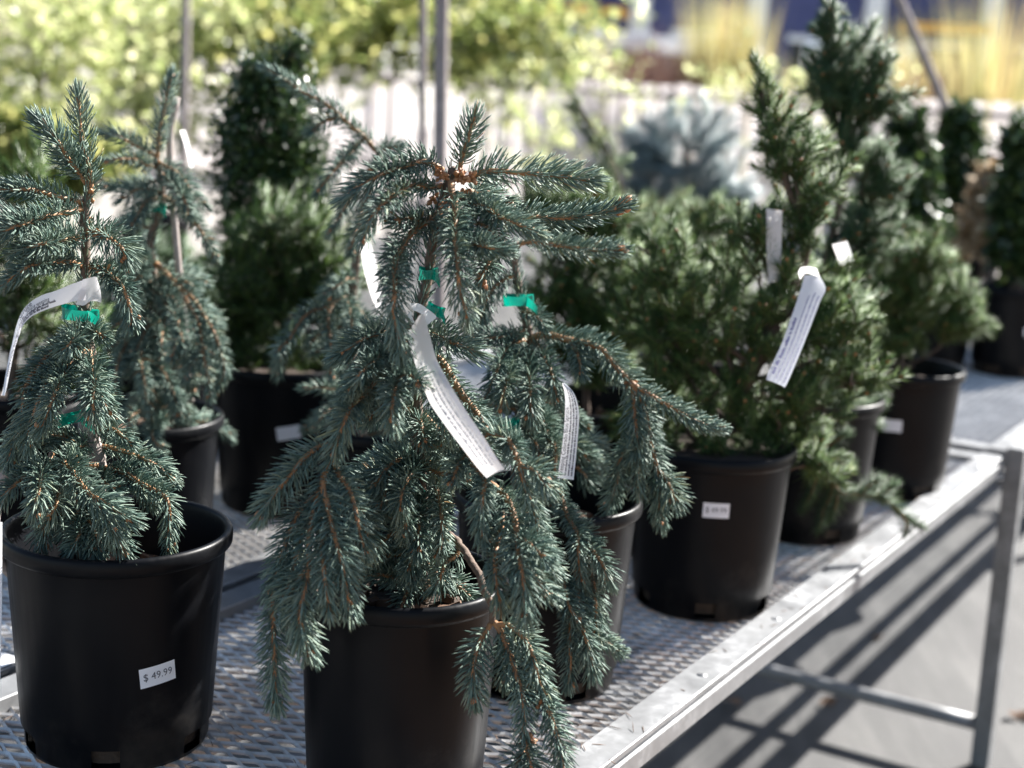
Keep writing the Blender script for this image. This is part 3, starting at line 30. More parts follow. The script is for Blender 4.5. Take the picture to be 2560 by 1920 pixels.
PLANT = {"pine1": {"stem": [[0.3263,2.36,1.0003],[0.3591,2.36,1.0956],[0.4065,2.36,1.2229],[0.443,2.36,1.34],[0.4034,2.36,1.43],[0.3719,2.36,1.5122],[0.3508,2.36,1.5731]],"lobes": [[0.3555,2.36,1.5665,0.0209,0.0209,0.0383],[0.3643,2.36,1.5187,0.0252,0.0252,0.035],[0.3922,2.36,1.4784,0.0421,0.0421,0.0421],[0.4266,2.36,1.4871,0.0491,0.0491,0.0421],[0.4456,2.36,1.4321,0.0423,0.0423,0.0494],[0.4075,2.36,1.3809,0.0567,0.0567,0.0496],[0.3521,2.36,1.3639,0.0497,0.0497,0.0213],[0.3721,2.36,1.2935,0.0785,0.0642,0.0499],[0.4581,2.36,1.2906,0.0571,0.0571,0.0571],[0.3206,2.36,1.2186,0.0862,0.0646,0.0574],[0.4155,2.36,1.2015,0.0791,0.0647,0.0575],[0.5197,2.36,1.2432,0.043,0.043,0.0358],[0.497,2.36,1.1764,0.0721,0.0649,0.0576],[0.2515,2.36,1.1786,0.0432,0.0432,0.0576],[0.2862,2.36,1.0993,0.087,0.0653,0.058],[0.3946,2.36,1.1048,0.0942,0.0652,0.058],[0.4833,2.36,1.0871,0.0508,0.0508,0.0436],[0.3352,2.36,1.0271,0.1021,0.0657,0.0233],[0.4074,2.36,1.0384,0.0437,0.0437,0.0292],[0.2345,2.36,1.1115,0.0507,0.0507,0.0507],[0.2172,2.36,1.0436,0.0364,0.0364,0.0364],[0.4589,2.36,1.0335,0.0365,0.0365,0.0438],[0.484,2.36,0.9971,0.0293,0.0293,0.0366],[0.5377,2.36,1.1269,0.0434,0.0434,0.0434],[0.2607,2.36,1.2518,0.0644,0.0644,0.043],[0.1993,2.36,1.2052,0.0359,0.0359,0.0431],[0.4852,2.36,1.2269,0.0502,0.0502,0.0431],[0.2139,2.36,1.3071,0.0499,0.0499,0.0428],[0.2321,2.36,1.2504,0.0501,0.0501,0.0358]]},"pine2": {"stem": [[0.5415,2.78,1.0242],[0.5563,2.78,1.24],[0.579,2.78,1.4497],[0.5663,2.78,1.5875],[0.529,2.78,1.6817]],"lobes": [[0.525,2.78,1.6815,0.0204,0.0204,0.0407],[0.5681,2.78,1.6117,0.0696,0.0696,0.0573],[0.5439,2.78,1.5622,0.0575,0.0575,0.0493],[0.6087,2.78,1.5734,0.0492,0.0492,0.0492],[0.5348,2.78,1.4804,0.0496,0.0496,0.0496],[0.594,2.78,1.4669,0.0496,0.0496,0.0496],[0.6424,2.78,1.3951,0.0416,0.0416,0.0748],[0.6095,2.78,1.3017,0.067,0.067,0.0586],[0.593,2.78,1.2079,0.059,0.059,0.059],[0.6119,2.78,1.0015,0.0513,0.0513,0.0599],[0.5865,2.78,0.9032,0.0387,0.0387,0.0517]],"br": [[[0.5393,2.68,0.9803],[0.5479,2.6602,0.9589],[0.5609,2.6356,0.9341],[0.5709,2.6083,0.905],[0.5836,2.6,0.887],[0.599,2.6,0.8851],[0.6398,2.6,0.882],[0.6685,2.6,0.873],[0.6933,2.6,0.8532],[0.7257,2.6,0.8338]],[[0.5735,2.62,0.902],[0.5676,2.6145,0.8716],[0.5585,2.6105,0.8511],[0.5536,2.61,0.8192]],[[0.5576,2.62,0.9379],[0.5437,2.6151,0.9122],[0.5353,2.61,0.8817],[0.5224,2.61,0.8546]],[[0.5821,2.62,0.8919],[0.5785,2.6025,0.865],[0.5723,2.6,0.8443]],[[0.6422,2.61,0.8793],[0.6617,2.61,0.8882],[0.6733,2.61,0.8993]],[[0.6242,2.61,0.8823],[0.6304,2.61,0.8971],[0.6471,2.61,0.9085]],[[0.6933,2.6,0.8532],[0.7027,2.5908,0.838],[0.7013,2.59,0.825]],[[0.5558,2.64,0.9432],[0.5713,2.6272,0.942],[0.5934,2.62,0.9345]],[[0.5537,2.66,0.9513],[0.5705,2.6462,0.9635],[0.588,2.64,0.9817]]]},"pine3": {"stem": [[0.7872,3.12,0.9849],[0.7956,3.12,1.0922],[0.8077,3.12,1.2076]],"lobes": [[0.837,3.12,1.1519,0.1041,0.0757,0.0662],[0.756,3.12,1.205,0.0755,0.0755,0.066],[0.7871,3.12,1.0821,0.0475,0.076,0.038],[0.9155,3.12,1.1271,0.0474,0.0758,0.0379],[0.8179,3.12,1.2461,0.0564,0.0753,0.047]]},"pine4": {"stem": [[0.1357,2.63,0.9934],[0.1249,2.63,1.1084],[0.0975,2.63,1.2367],[0.0758,2.63,1.3392]],"lobes": [[0.0902,2.63,1.3636,0.071,0.071,0.0316],[0.1468,2.63,1.3427,0.0553,0.0553,0.0395],[0.0442,2.63,1.3376,0.0474,0.0474,0.0395],[0.0877,2.63,1.2683,0.0636,0.0636,0.0477],[0.1397,2.63,1.1986,0.0879,0.0719,0.0559],[0.087,2.63,1.1392,0.0642,0.0642,0.0481],[0.1929,2.63,1.2415,0.0557,0.0557,0.0398],[0.0586,2.63,1.2187,0.0479,0.0479,0.0479],[0.1751,2.63,1.1436,0.0562,0.0562,0.0401],[0.1465,2.63,1.0849,0.0645,0.0645,0.0242]]},"pine5": {"stem": [[0.3696,3.1,1.0355],[0.3525,3.1,1.1399],[0.3357,3.1,1.243]],"lobes": [[0.3277,3.1,1.2238,0.103,0.0842,0.0562],[0.2674,3.1,1.1451,0.0659,0.0659,0.047],[0.4161,3.1,1.1716,0.0751,0.0751,0.0564],[0.2598,3.1,1.258,0.0654,0.0654,0.0467],[0.3796,3.1,1.2827,0.0746,0.0746,0.0466],[0.3452,3.1,1.111,0.0849,0.0849,0.0377]]},"pine6": {"stem": [[0.2714,3.85,1.0369],[0.2561,3.85,1.2232],[0.2445,3.85,1.3148],[0.2044,3.85,1.4041],[0.1273,3.85,1.5076]],"lobes": [[0.1279,3.85,1.4964,0.0183,0.0183,0.0251],[0.1553,3.85,1.4583,0.0252,0.0252,0.0286],[0.1926,3.85,1.4092,0.0344,0.0344,0.0344],[0.2194,3.85,1.3479,0.0402,0.0402,0.0402],[0.2611,3.85,1.235,0.0694,0.0694,0.0578],[0.3011,3.85,1.1557,0.0813,0.0697,0.0465]]},"cone": {"stem": [[-0.525,3.3,1.0762],[-0.5313,3.3,1.3158],[-0.5115,3.3,1.569]],"lobes": [[-0.4876,3.3,1.594,0.0331,0.0331,0.0438],[-0.535,3.3,1.52,0.0831,0.0831,0.0733],[-0.5382,3.3,1.4231,0.1229,0.1081,0.1081],[-0.5311,3.3,1.306,0.1337,0.1089,0.1089],[-0.529,3.3,1.1868,0.1197,0.1097,0.0898]]},"mop": {"stem": [[-0.4323,2.78,0.9831],[-0.426,2.78,1.105],[-0.429,2.78,1.258]],"lobes": [[-0.4293,2.78,1.2749,0.0922,0.0922,0.0461],[-0.4363,2.78,1.1985,0.118,0.0928,0.0759],[-0.5031,2.78,1.144,0.0677,0.0677,0.0762],[-0.3602,2.78,1.1938,0.0675,0.0675,0.0759],[-0.4172,2.78,1.0882,0.1105,0.0935,0.068],[-0.5274,2.78,1.0567,0.0511,0.0511,0.0426]]},"bush": {"stem": [[-0.828,2.5,1.0523],[-0.8186,2.5,1.1694],[-0.8087,2.5,1.3221]],"lobes": [[-0.8082,2.5,1.3597,0.0526,0.0676,0.0375],[-0.7711,2.5,1.3165,0.0452,0.0678,0.0452],[-0.8175,2.5,1.2384,0.0682,0.0682,0.0682],[-0.7726,2.5,1.1794,0.0533,0.0686,0.0686],[-0.8345,2.5,1.13,0.0612,0.0688,0.0612],[-0.8945,2.5,1.1886,0.0609,0.0685,0.0913],[-0.7272,2.5,1.1354,0.0688,0.0688,0.0917],[-0.7588,2.5,1.0401,0.0693,0.0693,0.0539]]},"conifer": {"stem": [[-0.7042,2.95,0.9155],[-0.7046,2.95,1.0631],[-0.7139,2.95,1.2254]],"lobes": [[-0.7139,2.95,1.1895,0.0626,0.0805,0.0536],[-0.7317,2.95,1.1073,0.0809,0.0809,0.0719],[-0.6777,2.95,1.101,0.0809,0.0809,0.0719],[-0.7045,2.95,1.0081,0.0995,0.0814,0.0724],[-0.786,2.95,1.0224,0.0633,0.0814,0.0633],[-0.6142,2.95,1.0494,0.0632,0.0812,0.0812],[-0.6241,2.95,1.158,0.0537,0.0806,0.0537]]},"globe": {"stem": [[0.7264,6.4,0.691],[0.674,6.4,1.2853]],"lobes": [[0.6645,6.4,1.2848,0.2478,0.2144,0.1811],[0.5811,6.4,1.1096,0.2108,0.1629,0.115],[0.8296,6.4,1.122,0.1724,0.1437,0.115],[0.511,6.4,1.2961,0.1143,0.1048,0.0953]]},"col1": {"stem": [[1.225,4.651,1.026],[1.1345,4.651,1.507]],"lobes": [[1.1317,4.651,1.466,0.0579,0.0703,0.0828],[1.1454,4.651,1.3295,0.0971,0.111,0.1249],[1.1829,4.651,1.1646,0.109,0.1174,0.1258],[1.0661,4.651,1.2147,0.0767,0.0941,0.1115],[1.2207,4.651,1.0682,0.0912,0.0772,0.0631]]},"col2": {"stem": [[1.5682,5.423,1.0069],[1.5147,5.423,1.5043]],"lobes": [[1.5101,5.423,1.4724,0.0675,0.0739,0.0803],[1.5301,5.423,1.3618,0.0887,0.1008,0.1129],[1.5213,5.423,1.2165,0.0973,0.1054,0.1135],[1.5505,5.423,1.0961,0.0945,0.0839,0.0733]]},"col3": {"stem": [[1.5031,4.583,0.993],[1.443,4.583,1.457]],"lobes": [[1.4597,4.583,1.4309,0.0572,0.0694,0.0817],[1.4631,4.583,1.2817,0.0754,0.0993,0.1233],[1.4941,4.583,1.1319,0.0896,0.0896,0.0896]]},"col4": {"stem": [[1.7595,5.0569,0.98],[1.7595,5.0569,1.4]],"lobes": [[1.7595,5.0569,1.15,0.16,0.16,0.16],[1.7595,5.0569,1.32,0.11,0.11,0.14]]},"hyd": {"stem": [[1.5343,5.0,0.9343],[1.4946,5.0,1.2941]],"lobes": [[1.4978,5.0,1.2645,0.0508,0.0553,0.0598],[1.4778,5.0,1.1738,0.048,0.0502,0.0525],[1.5119,5.0,1.3395,0.0328,0.035,0.0372],[1.4702,5.0,1.1058,0.0451,0.0414,0.0376],[1.5168,5.0,1.1608,0.0375,0.0413,0.045]]},"farpine": {"stem": [[0.4227,4.6,0.9642],[0.4076,4.6,1.1864]],"lobes": [[0.4095,4.6,1.1588,0.0968,0.083,0.0691],[0.5061,4.6,1.1637,0.0968,0.0829,0.0622],[0.3146,4.6,1.1264,0.0831,0.0831,0.0554]]}}
TREE = {"t1": {"stem": [[-2.4475,8.0,0.3486],[-2.4639,8.0,1.0478],[-2.5302,8.0,1.467],[-2.5498,8.0,1.7656]],"lobes": [[-2.5523,8.0,1.5817,0.4013,0.3541,0.3069],[-2.413,8.0,1.3329,0.3563,0.3088,0.2613],[-2.7481,8.0,1.2226,0.2858,0.2739,0.262],[-2.3144,8.0,1.7771,0.3523,0.2818,0.2114]]},"t2": {"stem": [[-2.1981,9.2,0.2513],[-2.2549,9.2,1.0239],[-2.31,9.2,1.4794],[-2.283,9.2,1.8776]],"lobes": [[-2.2828,9.2,1.6403,0.3795,0.3524,0.3253],[-2.146,9.2,1.3268,0.3003,0.3003,0.3003],[-2.4197,9.2,1.1785,0.3013,0.2602,0.2191],[-2.0125,9.2,1.8119,0.3511,0.2836,0.2161]]},"t3": {"stem": [[-1.6245,9.6,0.3444],[-1.6532,9.6,1.2323],[-1.6475,9.6,1.7616]],"lobes": [[-1.7052,9.6,1.8413,0.4789,0.338,0.1972],[-1.3934,9.6,1.774,0.3385,0.2821,0.2257],[-1.8999,9.6,1.5835,0.3116,0.2832,0.2549]]},"t4": {"stem": [[-0.8763,10.5,0.1458],[-0.9138,10.5,1.0894],[-0.9072,10.5,1.8223]],"lobes": [[-1.065,10.5,1.9347,0.4615,0.3385,0.2154],[-0.8445,10.5,1.7952,0.3394,0.2623,0.1851],[-1.2423,10.5,1.655,0.2475,0.2166,0.1856]]},"t5": {"stem": [[-0.2081,11.0,0.1133],[-0.2772,11.0,1.2613],[-0.2696,11.0,1.8039]],"lobes": [[-0.2769,11.0,1.961,0.4834,0.3545,0.2256],[-0.1051,11.0,1.7487,0.2912,0.275,0.2589],[-0.4243,11.0,1.638,0.227,0.227,0.227],[0.1466,11.0,1.8873,0.2582,0.242,0.2259]]},"s1": {"stem": [[0.0852,12.5,-0.0706],[0.0092,12.5,1.4163]],"lobes": [[-0.0332,12.5,1.5232,0.3323,0.2584,0.1846],[0.1802,12.5,1.6783,0.3314,0.2394,0.1473],[-0.1297,12.5,1.227,0.1855,0.2226,0.2597],[0.156,12.5,1.0943,0.2231,0.2416,0.2602]]},"s2": {"stem": [[0.6154,10.5,0.1568],[0.5151,10.5,1.2835]],"lobes": [[0.4711,10.5,1.4958,0.1862,0.1862,0.1862],[0.3075,10.5,1.6399,0.2166,0.1702,0.1238],[0.6084,10.5,1.2881,0.1558,0.1869,0.2181],[0.2419,10.5,1.1466,0.1875,0.2031,0.2187]]},"s3": {"stem": [[-2.2477,7.0,0.5401],[-2.2395,7.0,1.1309]],"lobes": [[-2.2811,7.0,1.1496,0.2928,0.2196,0.1464],[-2.0302,7.0,1.0998,0.2723,0.199,0.1257],[-2.1992,7.0,1.0081,0.252,0.1785,0.105]]},"s4": {"stem": [[1.4583,10.0,0.3296],[1.3695,10.0,1.4578]],"lobes": [[1.3626,10.0,1.5447,0.2658,0.2067,0.1476],[1.1651,10.0,1.4186,0.2368,0.1776,0.1184],[1.6547,10.0,1.5881,0.2655,0.2065,0.1475],[2.1012,10.0,1.552,0.2362,0.1771,0.1181]]}}
GRASS = {"g1": [1.3675,18.0,1.8277],"g2": [2.1259,18.0,1.9684],"g3": [4.5793,15.5,2.0043],"g4": [4.2787,16.0,1.8118],"g5": [2.4873,18.5,1.9408],"g6": [2.9502,17.0,1.7481],"g7": [3.9628,16.5,1.9397]}
RIB = {"mid": {"l": [[-0.0996,1.56,1.3281],[-0.1065,1.5487,1.3164],[-0.1078,1.5414,1.3077],[-0.0979,1.5207,1.2846],[-0.086,1.4995,1.2623],[-0.0785,1.4881,1.2511],[-0.0621,1.4686,1.2349],[-0.0439,1.4476,1.2185],[-0.0283,1.4294,1.2049],[-0.0196,1.42,1.1987]],"r": [[-0.0937,1.56,1.3317],[-0.09,1.5513,1.3223],[-0.0865,1.5435,1.3139],[-0.0781,1.5242,1.2937],[-0.0669,1.5073,1.2779],[-0.0537,1.4888,1.2619],[-0.0397,1.4699,1.2464],[-0.025,1.4505,1.2315],[-0.0104,1.4297,1.2152],[-0.0033,1.42,1.2081]]},"midloop": {"l": [[-0.111,1.6,1.3359],[-0.1009,1.6,1.3353],[-0.0906,1.6,1.329],[-0.0831,1.6,1.3226],[-0.0885,1.6,1.3167]],"r": [[-0.1085,1.6,1.3281],[-0.104,1.6,1.3272],[-0.0971,1.6,1.3231],[-0.0929,1.6,1.3142],[-0.0928,1.6,1.3131]]},"midloop2": {"l": [[-0.1157,1.61,1.3194],[-0.1119,1.6057,1.3169],[-0.1068,1.6,1.3135]],"r": [[-0.1103,1.61,1.3265],[-0.1091,1.6048,1.3206],[-0.1058,1.6,1.3158]]},"right": {"l": [[0.0621,1.87,1.2035],[0.0654,1.8633,1.1939],[0.0667,1.8559,1.1828],[0.0668,1.8465,1.1686],[0.066,1.8325,1.148],[0.0643,1.8201,1.1297],[0.0624,1.81,1.1152],[0.0605,1.8,1.1008]],"r": [[0.0654,1.87,1.2041],[0.0757,1.8619,1.1956],[0.0816,1.8539,1.184],[0.0842,1.8449,1.1699],[0.084,1.8337,1.152],[0.0827,1.8202,1.1306],[0.0817,1.8108,1.116],[0.0802,1.8,1.0993]]},"left": {"l": [[-0.4651,1.645,1.3374],[-0.4777,1.6373,1.3325],[-0.4929,1.6277,1.3257],[-0.5043,1.6206,1.3218],[-0.5133,1.6145,1.3162],[-0.5197,1.6091,1.3096],[-0.5236,1.6041,1.3015],[-0.5257,1.5986,1.292],[-0.5268,1.5933,1.2825],[-0.5277,1.5873,1.2716],[-0.5288,1.5803,1.2593],[-0.5296,1.5639,1.23],[-0.5305,1.56,1.2232]],"r": [[-0.4653,1.645,1.3141],[-0.4754,1.6383,1.3138],[-0.4882,1.6296,1.3103],[-0.4972,1.6233,1.3075],[-0.506,1.6168,1.3037],[-0.5126,1.6118,1.3003],[-0.5177,1.607,1.2954],[-0.5211,1.6025,1.2894],[-0.5227,1.5971,1.281],[-0.5245,1.5907,1.2711],[-0.5254,1.5829,1.259],[-0.5261,1.5644,1.2301],[-0.5268,1.56,1.2234]]},"leftknot": {"l": [[-0.467,1.64,1.3379],[-0.4621,1.646,1.3385],[-0.4564,1.6529,1.3392],[-0.4556,1.66,1.3308]],"r": [[-0.4749,1.64,1.31],[-0.4678,1.6461,1.3083],[-0.4619,1.6524,1.3127],[-0.4529,1.66,1.3103]]},"pine": {"l": [[0.4026,2.15,1.3192],[0.3956,2.1331,1.2997],[0.3808,2.1032,1.2666],[0.3662,2.0742,1.2353],[0.3497,2.047,1.2076],[0.3434,2.0363,1.197],[0.3413,2.03,1.1902]],"r": [[0.4245,2.15,1.3185],[0.4314,2.1365,1.3033],[0.4222,2.1222,1.2865],[0.4051,2.0925,1.2512],[0.3871,2.0618,1.2158],[0.3719,2.0369,1.1881],[0.3669,2.03,1.1808]]},"pineloop": {"l": [[0.3955,2.16,1.3216],[0.3984,2.1574,1.329],[0.4091,2.1535,1.3312],[0.4189,2.15,1.3298]],"r": [[0.3992,2.16,1.3113],[0.4037,2.1569,1.3207],[0.4102,2.1548,1.3213],[0.4246,2.15,1.3174]]},"behind": {"l": [[-0.2315,2.22,1.3252],[-0.2284,2.2177,1.3138],[-0.2231,2.2131,1.2911],[-0.215,2.2077,1.2652],[-0.2073,2.2036,1.2458],[-0.1981,2.2,1.2299]],"r": [[-0.2157,2.22,1.3293],[-0.2128,2.2183,1.3213],[-0.2059,2.2143,1.3019],[-0.2007,2.2103,1.2824],[-0.196,2.2052,1.2563],[-0.1939,2.2,1.2301]]},"blue": {"l": [[0.3667,2.31,1.3973],[0.3735,2.32,1.341],[0.3826,2.33,1.2837]],"r": [[0.3911,2.31,1.3951],[0.3958,2.3198,1.3421],[0.4,2.33,1.286]]},"small": {"l": [[0.4804,2.36,1.3433],[0.4875,2.36,1.328],[0.4957,2.36,1.309]],"r": [[0.5026,2.36,1.3501],[0.5115,2.36,1.3306],[0.5162,2.36,1.3187]]},"edge": {"l": [[-0.5374,1.55,1.0902],[-0.54,1.55,1.0005],[-0.5429,1.55,0.8954]],"r": [[-0.5281,1.55,1.0892],[-0.5301,1.55,1.001],[-0.5339,1.55,0.8959]]},"bl": {"l": [[-0.5169,2.33,1.468],[-0.5112,2.33,1.4524],[-0.5055,2.33,1.432],[-0.5012,2.33,1.4136]],"r": [[-0.5086,2.33,1.4698],[-0.5029,2.33,1.4542],[-0.4986,2.33,1.4324],[-0.4956,2.33,1.4139]]}}
POT = {"p_left": [-0.46,1.752,0.76,0.272,0.268],"p_mid": [-0.113,1.65,0.76,0.243,0.262],"p_right": [0.056,2.005,0.76,0.258,0.265],"p_pine1": [0.32,2.362,0.76,0.268,0.265],"p_pine2": [0.557,2.79,0.76,0.266,0.265],"p_pine3": [0.8,3.13,0.76,0.266,0.265],"p_backleft": [-0.585,2.37,0.76,0.262,0.262],"p_behind": [-0.195,2.43,0.76,0.255,0.255],"p_mop": [-0.425,2.8,0.76,0.275,0.275],"p_pine4": [0.1339,2.6294,0.76,0.272,0.265],"p_pine5": [0.3801,3.188,0.76,0.265,0.26],"p_pine6": [0.271,3.85,0.76,0.26,0.26],"p_cone": [-0.525,3.3,0.76,0.27,0.27],"p_bush": [-0.836,2.5,0.76,0.27,0.27],"p_far1": [1.4995,4.5833,0.76,0.276,0.265],"p_far2": [1.2749,4.6507,0.76,0.26,0.26],"p_far3": [1.5668,5.4229,0.76,0.262,0.26],"p_far4": [1.7595,5.0569,0.76,0.27,0.265],"p_far5": [1.0396,4.3766,0.76,0.27,0.265],"p_conifer": [-0.704,2.95,0.76,0.27,0.265]}
MISC = {"fenceA": [-2.3873,20.0,1.4035],"fenceB": [4.0837,13.75,1.4001],"pole1": [[-0.2619,4.6,1.8498],[-0.2443,4.6,1.2364]],"pole2": [[-0.3444,5.0,1.8704],[-0.3224,5.0,1.2037]],"diag": [[1.3373,6.0,2.0132],[1.7667,6.0,1.2356]],"trunkA": [[-1.6375,7.5,1.9612],[-1.6426,7.5,1.4007]],"van": [1.7058,28.0,2.1059],"bld": [3.7247,36.0,3.0523],"stake4": [[-0.5322,2.38,1.5154],[-0.5423,2.38,1.4185],[-0.499,2.34,1.0519]],"darkpot": [-1.5011,6.0,0.9651]}
TIE = {"right1": [[0.0021,2.0,1.2859],0.0225,0.013,0.0165,2],"right2": [[-0.0018,1.97,1.1243],0.016,0.01,0.016,12],"mid1": [[-0.0958,1.645,1.3619],0.0115,0.011,0.0145,0],"mid2": [[-0.0869,1.635,1.324],0.011,0.008,0.013,-20],"mid3": [[-0.0993,1.65,1.1124],0.01,0.01,0.012,0],"left1": [[-0.4994,1.74,1.2827],0.0235,0.013,0.0165,-6],"left2": [[-0.4954,1.7,1.17],0.0235,0.012,0.0135,17],"back1": [[-0.5573,2.35,1.3493],0.0165,0.012,0.016,0]}

# ---------------------------------------------------------------- materials
rng = np.random.default_rng(7); random.seed(7)
MT = {}
def mat(name):
    m = bpy.data.materials.new(name); m.use_nodes = True; MT[name] = m
    n = m.node_tree.nodes; return m, n, m.node_tree.links, n['Principled BSDF'], n['Material Output']
def ramp(n, l, src, stops):
    r = n.new('ShaderNodeValToRGB'); e = r.color_ramp.elements
    while len(e) < len(stops): e.new(0.5)
    for k, (p, c) in enumerate(stops): e[k].position = p; e[k].color = (*c, 1)
    l.new(src, r.inputs[0]); return r
def noise(n, l, scale, detail=4, vec=None, rough=0.55):
    t = n.new('ShaderNodeTexNoise'); t.inputs['Scale'].default_value = scale; t.inputs['Detail'].default_value = detail; t.inputs['Roughness'].default_value = rough
    if vec is not None: l.new(vec, t.inputs['Vector'])
    return t
def texco(n, kind='Object'): return n.new('ShaderNodeTexCoord').outputs[kind]
def bump(n, l, src, bsdf, strength, dist=0.001):
    b = n.new('ShaderNodeBump'); b.inputs['Strength'].default_value = strength; b.inputs['Distance'].default_value = dist
    l.new(src, b.inputs['Height']); l.new(b.outputs[0], bsdf.inputs['Normal']); return b
def simple(name, col, rough=0.6, metal=0.0, nscale=None, col2=None, bmp=0.0, bd=0.001, spec=0.5, sub=1.0, coord='Object'):
    m, n, l, b, o = mat(name)
    b.inputs['Base Color'].default_value = (*col, 1); b.inputs['Roughness'].default_value = rough; b.inputs['Metallic'].default_value = metal
    b.inputs['Specular IOR Level'].default_value = spec
    if nscale:
        t = noise(n, l, nscale, 6, texco(n, coord)); r = ramp(n, l, t.outputs[0], [(0.3, col), (0.7, col2 or col)]); l.new(r.outputs[0], b.inputs['Base Color'])
        if bmp: bump(n, l, t.outputs[0], b, bmp, bd)
    return m
def leafy(name, stops, rough=0.4, trans=0.3, spec=0.5, tcol=None):
    """leaf or needle: colour varies from leaf to leaf (attribute rnd), light passes through"""
    m, n, l, b, o = mat(name)
    a = n.new('ShaderNodeAttribute'); a.attribute_name = 'rnd'
    r = ramp(n, l, a.outputs['Fac'], stops); l.new(r.outputs[0], b.inputs['Base Color'])
    b.inputs['Roughness'].default_value = rough; b.inputs['Specular IOR Level'].default_value = spec
    t = n.new('ShaderNodeBsdfTranslucent'); mx = n.new('ShaderNodeMixShader'); mx.inputs[0].default_value = trans
    if tcol:
        r2 = ramp(n, l, a.outputs['Fac'], tcol); l.new(r2.outputs[0], t.inputs[0])
    else: l.new(r.outputs[0], t.inputs[0])
    l.new(b.outputs[0], mx.inputs[1]); l.new(t.outputs[0], mx.inputs[2]); l.new(mx.outputs[0], o.inputs[0]); return m
leafy('spruce_needle', [(0.0, (0.055, 0.098, 0.083)), (0.45, (0.13, 0.20, 0.165)), (0.85, (0.26, 0.33, 0.265)), (0.965, (0.25, 0.29, 0.18)), (0.975, (0.30, 0.19, 0.09))], 0.5, 0.16, 0.24)
leafy('spruce_needle_blue', [(0.0, (0.09, 0.14, 0.15)), (0.5, (0.18, 0.25, 0.26)), (1.0, (0.32, 0.39, 0.39))], 0.38, 0.14, 0.6)
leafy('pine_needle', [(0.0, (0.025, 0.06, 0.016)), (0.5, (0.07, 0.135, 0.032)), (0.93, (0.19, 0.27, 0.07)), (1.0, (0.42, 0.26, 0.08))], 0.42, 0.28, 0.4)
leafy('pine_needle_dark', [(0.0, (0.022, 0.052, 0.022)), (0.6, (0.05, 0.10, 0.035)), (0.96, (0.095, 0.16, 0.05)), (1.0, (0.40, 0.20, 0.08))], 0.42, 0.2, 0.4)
leafy('thread_leaf', [(0.0, (0.022, 0.055, 0.012)), (0.6, (0.06, 0.12, 0.02)), (1.0, (0.19, 0.28, 0.045))], 0.34, 0.35, 0.6)
leafy('box_leaf', [(0.0, (0.016, 0.035, 0.016)), (0.55, (0.035, 0.07, 0.022)), (1.0, (0.10, 0.15, 0.035))], 0.3, 0.25, 0.7)
leafy('lime_leaf', [(0.0, (0.16, 0.21, 0.07)), (0.5, (0.42, 0.47, 0.18)), (0.85, (0.64, 0.64, 0.28)), (1.0, (0.72, 0.62, 0.26))], 0.3, 0.6, 0.5, [(0.0, (0.28, 0.34, 0.12)), (0.5, (0.54, 0.59, 0.29)), (1.0, (0.82, 0.78, 0.50))])
leafy('olive_leaf', [(0.0, (0.055, 0.085, 0.022)), (0.5, (0.12, 0.16, 0.035)), (0.8, (0.46, 0.48, 0.16)), (1.0, (0.66, 0.60, 0.16))], 0.3, 0.58, 0.5, [(0.0, (0.13, 0.18, 0.05)), (0.5, (0.28, 0.34, 0.11)), (1.0, (0.80, 0.74, 0.32))])
leafy('yellow_leaf', [(0.0, (0.28, 0.30, 0.05)), (0.5, (0.56, 0.50, 0.06)), (1.0, (0.70, 0.48, 0.07))], 0.4, 0.5, 0.4)
leafy('tan_leaf', [(0.0, (0.30, 0.20, 0.11)), (0.5, (0.52, 0.40, 0.27)), (0.9, (0.66, 0.55, 0.40)), (1.0, (0.55, 0.30, 0.08))], 0.6, 0.35, 0.3)
leafy('straw_blade', [(0.0, (0.34, 0.33, 0.13)), (0.5, (0.56, 0.53, 0.26)), (1.0, (0.62, 0.46, 0.22))], 0.5, 0.45, 0.3)
leafy('purple_blade', [(0.0, (0.11, 0.06, 0.055)), (0.5, (0.20, 0.12, 0.10)), (1.0, (0.36, 0.22, 0.16))], 0.5, 0.3, 0.3)
simple('twig', (0.38, 0.19, 0.075), 0.6, 0, 260, (0.22, 0.11, 0.055), 0.6, 0.0012)
simple('bark', (0.075, 0.05, 0.036), 0.85, 0, 140, (0.15, 0.105, 0.078), 0.9, 0.002)
simple('dark_bark', (0.055, 0.038, 0.03), 0.85, 0, 120, (0.11, 0.075, 0.055), 0.8, 0.002)
simple('grey_bark', (0.22, 0.18, 0.165), 0.85, 0, 60, (0.36, 0.31, 0.29), 0.8, 0.003)
simple('bud', (0.42, 0.19, 0.075), 0.5, 0, 500, (0.28, 0.12, 0.05), 0.5, 0.0008)
simple('cane', (0.24, 0.17, 0.10), 0.7, 0, 30, (0.17, 0.12, 0.07), 0.2)
simple('soil', (0.035, 0.024, 0.017), 0.95, 0, 60, (0.06, 0.04, 0.028), 1.0, 0.006)
simple('bark_chip', (0.15, 0.08, 0.045), 0.85, 0, 45, (0.085, 0.05, 0.03), 0.6, 0.002)
